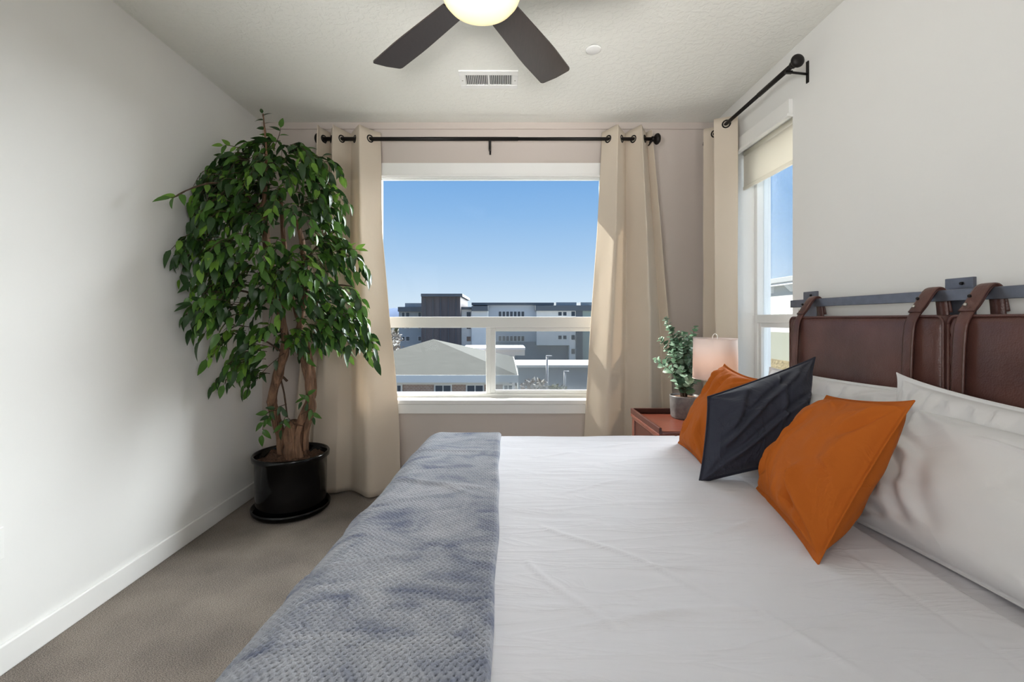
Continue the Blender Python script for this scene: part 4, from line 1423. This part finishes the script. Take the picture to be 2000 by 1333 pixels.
X['greybush'] = pmat('bare_bush_twigs', rgb(140, 135, 128), 0.95, var=0.2, vscale=3)
X['pole'] = pmat('pale_pole_metal', rgb(170, 172, 174), 0.5)
X['mount'] = pmat('hazy_mountain', rgb(92, 104, 126), 1.0, var=0.15, vscale=0.004, spec=0.0)


def brick_mat():
    m, t, b = mat_new('rose_brick')
    N, L = t.nodes, t.links
    tcn = N.new('ShaderNodeTexCoord')
    mp = N.new('ShaderNodeMapping'); mp.inputs['Rotation'].default_value = (math.radians(90), 0, 0)
    br = N.new('ShaderNodeTexBrick'); br.inputs['Scale'].default_value = 2.2
    br.inputs['Color1'].default_value = rgb(176, 150, 134); br.inputs['Color2'].default_value = rgb(160, 132, 118); br.inputs['Mortar'].default_value = rgb(196, 186, 176)
    L.new(tcn.outputs['Object'], mp.inputs[0]); L.new(mp.outputs[0], br.inputs['Vector']); L.new(br.outputs['Color'], b.inputs['Base Color'])
    b.inputs['Roughness'].default_value = 0.9
    return m


X['brick'] = brick_mat()
tag(box('ground_outside', -400, 400, 6, 900, GZ - .5, GZ, X['ground']), kind='structure')


def ebox(name, px0, px1, py0, py1, Y, depth, mat, parent=None, bev=0, zbot=None):
    a = at(px0, py0, Y); b = at(px1, py1, Y)
    return box(name, a.x, b.x, Y, Y + depth, GZ if zbot == 'g' else b.z, a.z, mat, parent, bev)


# --- the long office block
ob = empty('office_block', (6, 80, GZ), 'long slate and pale office block with a dark brown tower beyond the large window', 'building')
Yb = 80.0
wl = ebox('side_wing', 779, 824, 608, 700, Yb + 2, 14, X['slate'], ob, 0, 'g')
ebox('roof_edge', 777, 824, 600, 609, Yb + 1.2, 15, X['cap'], ob)
ebox('penthouse', 791, 824, 592.5, 600, Yb + 5, 8, X['slate_dark'], ob)
tw_ = ebox('tower', 823, 899, 579, 700, Yb - 1.5, 16, X['brown'], ob, 0, 'g')
ebox('tower_roof_edge', 822, 903, 574, 579.5, Yb - 2.2, 17, X['cap'], ob)
for k in range(5):
    ebox('tower_rib', 830 + k * 15, 831 + k * 15, 582, 690, Yb - 1.62, .12, X['cap'], tw_)
ebox('stair_bay', 898, 922, 604, 700, Yb + .8, 12, X['pale'], ob, 0, 'g')
ebox('roof_edge', 898, 922, 600, 605, Yb + .2, 13, X['cap'], ob)
ebox('white_bay', 921, 953, 607, 690, Yb, 12, X['pale'], ob, 0, 'g')
ebox('roof_edge', 921, 953, 598, 608, Yb - .5, 13, X['cap'], ob)
mb = ebox('middle_wing', 952, 1050, 596, 668, Yb + 3, 14, pmat('blue_grey_cladding', rgb(196, 200, 204), .8), ob)
ebox('lower_wall', 952, 1115, 668, 730, Yb + 2.6, 14, X['slate_dark'], ob, 0, 'g')
ebox('roof_edge', 921, 1082, 591.5, 596.5, Yb + 2.4, 15, X['cap'], ob)
rw_ = ebox('end_wing', 1048, 1127, 607, 675, Yb + 1, 14, X['pale'], ob)
ebox('roof_edge', 1046, 1166, 597, 607.5, Yb + .3, 16, X['cap'], ob)
ebox('roof_unit', 1086, 1126, 591, 597, Yb + 6, 5, X['slate_dark'], ob)
ebox('roof_unit', 1134, 1156, 591, 597, Yb + 6, 5, X['slate_dark'], ob)
ebox('end_strip', 1112, 1128, 607, 730, Yb + .9, 3, X['pale'], ob, 0, 'g')
ebox('end_column', 1125, 1138, 607, 730, Yb + .6, 12, X['cap'], ob, 0, 'g')
ebox('end_bay', 1137, 1200, 607, 730, Yb + .8, 13, X['green'], ob, 0, 'g')


def ewin(px0, px1, py0, py1, Y, parent=ob):
    f = ebox('window', px0 - .6, px1 + .6, py0 - .6, py1 + .6, Y - .06, .2, X['pale'], parent)
    ebox('pane', px0, px1, py0, py1, Y - .09, .06, X['win'], f)


for y_ in (611, 634, 658):
    ewin(785, 790, y_, y_ + 8, Yb + 2); ewin(793, 799.5, y_, y_ + 8, Yb + 2)
    ewin(817, 822, y_, y_ + 8, Yb + 2)
for y_ in (610, 634, 658):
    ewin(911.5, 919.5, y_, y_ + 9, Yb + .8)
for y_ in (609, 657):
    for k in range(7):
        ewin(974 + k * 7.4, 979.4 + k * 7.4, y_, y_ + 9.5, Yb + 3)
for y_ in (610, 632, 656):
    ewin(1090.5, 1097, y_, y_ + 7, Yb + 1); ewin(1100, 1106.5, y_, y_ + 7, Yb + 1)
    ewin(1116, 1123, y_ - 1, y_ + 8, Yb + .9)
ewin(1116, 1123, 682, 692, Yb + .9)

# --- the low shingled house
hs = empty('shingled_house', (-5.8, 36, GZ), 'low house with grey hipped shingle roof and brick walls beyond the window', 'house')
Y0 = 30.0
ev = at(1011, 733, Y0); xl_, xr_ = -12.6, ev.x; ze = ev.z; ap = at(846, 663, 37.5)
bm = bmesh.new()
c = [bm.verts.new((xl_, Y0, ze)), bm.verts.new((xr_, Y0, ze)), bm.verts.new((xr_, Y0 + 15, ze)), bm.verts.new((xl_, Y0 + 15, ze))]
a_ = bm.verts.new(ap)
for i in range(4): bm.faces.new((c[i], c[(i + 1) % 4], a_))
bm.faces.new(c[::-1])
bm_obj('roof', bm, X['shingle'], hs)
box('fascia', xl_ - .05, xr_ + .05, Y0 - .05, Y0 + 15.05, ze - .50, ze - .005, X['fascia'], hs)
wb = at(0, 748, Y0 + .6).z
box('wall', xl_ + .6, xr_ - .6, Y0 + .6, Y0 + 14.4, GZ, wb + .3, X['brick'], hs)
box('frieze', xl_ + .55, xr_ - .55, Y0 + .5, Y0 + .62, wb - .12, wb + .25, X['fascia'], hs)
for (p0, p1) in ((700, 726), (768, 783), (851, 880), (913, 943), (985, 1000)):
    a = at(p0, 750, Y0 + .55); b = at(p1, 768, Y0 + .55)
    zt_, zb_ = a.z - .12, a.z - 1.15
    f = box('window', a.x - .10, b.x + .10, Y0 + .48, Y0 + .62, zb_ - .1, zt_ + .1, X['fascia'], hs)
    mx_ = (a.x + b.x) / 2
    for (q0, q1) in ((a.x, mx_ - .04), (mx_ + .04, b.x)):
        for (w0_, w1_) in ((zb_, (zb_ + zt_) / 2 - .03), ((zb_ + zt_) / 2 + .03, zt_)):
            box('pane', q0, q1, Y0 + .455, Y0 + .485, w0_, w1_, X['win'], f)

# --- the flat canopy behind it
cn = empty('entrance_canopy', (1, 52, GZ), 'flat white entrance canopy on posts behind the shingled house', 'canopy')
ebox('roof_slab', 904, 1025, 681, 695, 52, 5, X['fascia'], cn)
ebox('roof_top', 903, 1026, 680, 684, 51.8, 5.4, pmat('bright_roof_edge', rgb(240, 241, 242), .6), cn)
for px in (915, 960, 1003):
    ebox('post', px - 2.5, px + 2.5, 694, 740, 52.5, .4, X['pale'], cn, 0, 'g')
ebox('back_wall', 930, 1000, 694, 740, 56.5, .4, X['slate'], cn, 0, 'g')

# --- car-park cover and light poles
cp = empty('low_garage', (7, 62, GZ), 'long low garage with a pale flat roof edge in front of the office block', 'building')
ebox('roof_slab', 1008, 1240, 713.5, 718.5, 62, 8, X['fascia'], cp)
ebox('wall', 1012, 1238, 718, 760, 62.6, 7, X['slate'], cp, 0, 'g')


def lamp_post(px, ptop, Y, label):
    a = at(px, ptop, Y)
    r = empty('light_pole', (a.x, Y, GZ), label, 'light pole')
    tube('pole', [(a.x, Y, GZ), (a.x, Y, a.z)], [.17, .13], X['pole'], r, 8)
    box('lamp_head', a.x - .12, a.x + .55, Y - .16, Y + .16, a.z - .02, a.z + .12, X['pole'], r, .03)
    box('footing', a.x - .25, a.x + .25, Y - .25, Y + .25, GZ, GZ + .5, X['fascia'], r, .03)


lamp_post(1068.5, 697, 52, 'taller pale parking lot light pole seen through the sliding sash')
lamp_post(1103, 727, 56, 'shorter pale parking lot light pole beside the garage')


def shrub(name, px, py, Y, w, h, mat, label, cat, group=None, seed=1, trunk=True):
    a = at(px, py, Y)
    r = empty(name, (a.x, Y, GZ), label, cat, group)
    rnd = random.Random(seed)
    bm = bmesh.new()
    for k in range(240):
        th, f = rnd.uniform(0, 6.283), rnd.uniform(-1, 1)
        q = rnd.random() ** .4
        p = Vector((a.x + w * q * math.cos(th) * math.sqrt(1 - f * f), Y + w * q * math.sin(th) * math.sqrt(1 - f * f), a.z + h * q * f))
        s = rnd.uniform(.10, .22) * w
        n = Vector((rnd.uniform(-1, 1), rnd.uniform(-1, 1), rnd.uniform(-1, 1))).normalized()
        u = n.orthogonal().normalized(); v = n.cross(u)
        bm.faces.new([bm.verts.new(p + u * s), bm.verts.new(p + v * s * .6), bm.verts.new(p - u * s), bm.verts.new(p - v * s * .6)])
    cr_ = bm_obj('crown', bm, mat, r); cr_['kind'] = 'stuff'
    tube('trunk', [(a.x, Y, GZ), (a.x + .1, Y, a.z)], [.16, .06], M['twig'], r, 6)


shrub('tree', 764, 672, 55, 1.5, 2.0, X['greybush'], 'bare grey tree beside the shingled house roof', 'tree', seed=3)
shrub('tree', 757, 648, 90, 3.2, 2.6, X['olive'], 'olive tree standing beyond the bare grey one', 'tree', seed=4)
shrub('bush', 1045, 756, 40, 1.3, .8, X['greybush'], 'bare grey bush at the corner of the shingled house', 'bush', seed=5)
shrub('bush', 1085, 764, 44, 1.2, .6, X['olive'], 'low olive bush between the two light poles', 'bush', seed=6)

# --- mountains on the horizon
xs = np.linspace(-700, 700, 160)
ms, fs = [], []
for i, x_ in enumerate(xs):
    h = 26 + 14 * nz(x_ * .009, 2) + 7 * nz(x_ * .03, 5) + 3 * nz(x_ * .09, 8)
    ms += [(x_, 880, GZ), (x_, 930, max(2, h))]
    if i: fs.append((2 * i - 2, 2 * i, 2 * i + 1, 2 * i - 1))
ms += [(x_, 990, GZ) for x_ in xs]
n0 = 2 * len(xs)
for i in range(1, len(xs)): fs.append((2 * i - 1, 2 * i + 1, n0 + i, n0 + i - 1))
me = bpy.data.meshes.new('mountain_range'); me.from_pydata(ms, [], fs); me.update()
tag(link('mountain_range', me, X['mount'], None, True), kind='structure')

# --- neighbouring wing seen through the side window
nb = empty('neighbour_house', (6.5, 10, GZ), 'pale neighbouring house with white eave seen through the side window', 'house')
box('upper_wall', 6.0, 12.0, 4.0, 10.45, 1.0, 2.05, pmat('white_stucco', rgb(196, 196, 190), .9, var=.02), nb)
box('lower_wall', 5.96, 12.0, 4.0, 11.4, .40, 1.0, X['cream'], nb)
box('stone_base', 5.92, 12.0, 3.98, 11.6, GZ, .40, X['stone'], nb)
box('eave', 5.80, 12.4, 3.6, 10.75, 2.05, 2.16, pmat('weathered_eave', rgb(150, 153, 154), .8), nb, .01)
box('soffit', 5.83, 12.3, 3.7, 10.65, 2.00, 2.05, X['pale'], nb)
for k in range(9):
    y_ = 4.6 + k * .7
    bm = bmesh.new()
    vs_ = []
    for dy in (-.06, .06):
        vs_.append([bm.verts.new((6.0, y_ + dy, 2.0)), bm.verts.new((5.85, y_ + dy, 2.0)), bm.verts.new((6.0, y_ + dy, 1.86))])
    bm.faces.new(vs_[0]); bm.faces.new(vs_[1][::-1])
    for i in range(3): bm.faces.new((vs_[0][i], vs_[1][i], vs_[1][(i + 1) % 3], vs_[0][(i + 1) % 3]))
    bmesh.ops.recalc_face_normals(bm, faces=bm.faces[:])
    bm_obj('eave_bracket', bm, X['pale'], nb)
box('corner_post', 5.9, 6.1, 10.38, 10.6, .98, 2.0, X['slate'], nb)
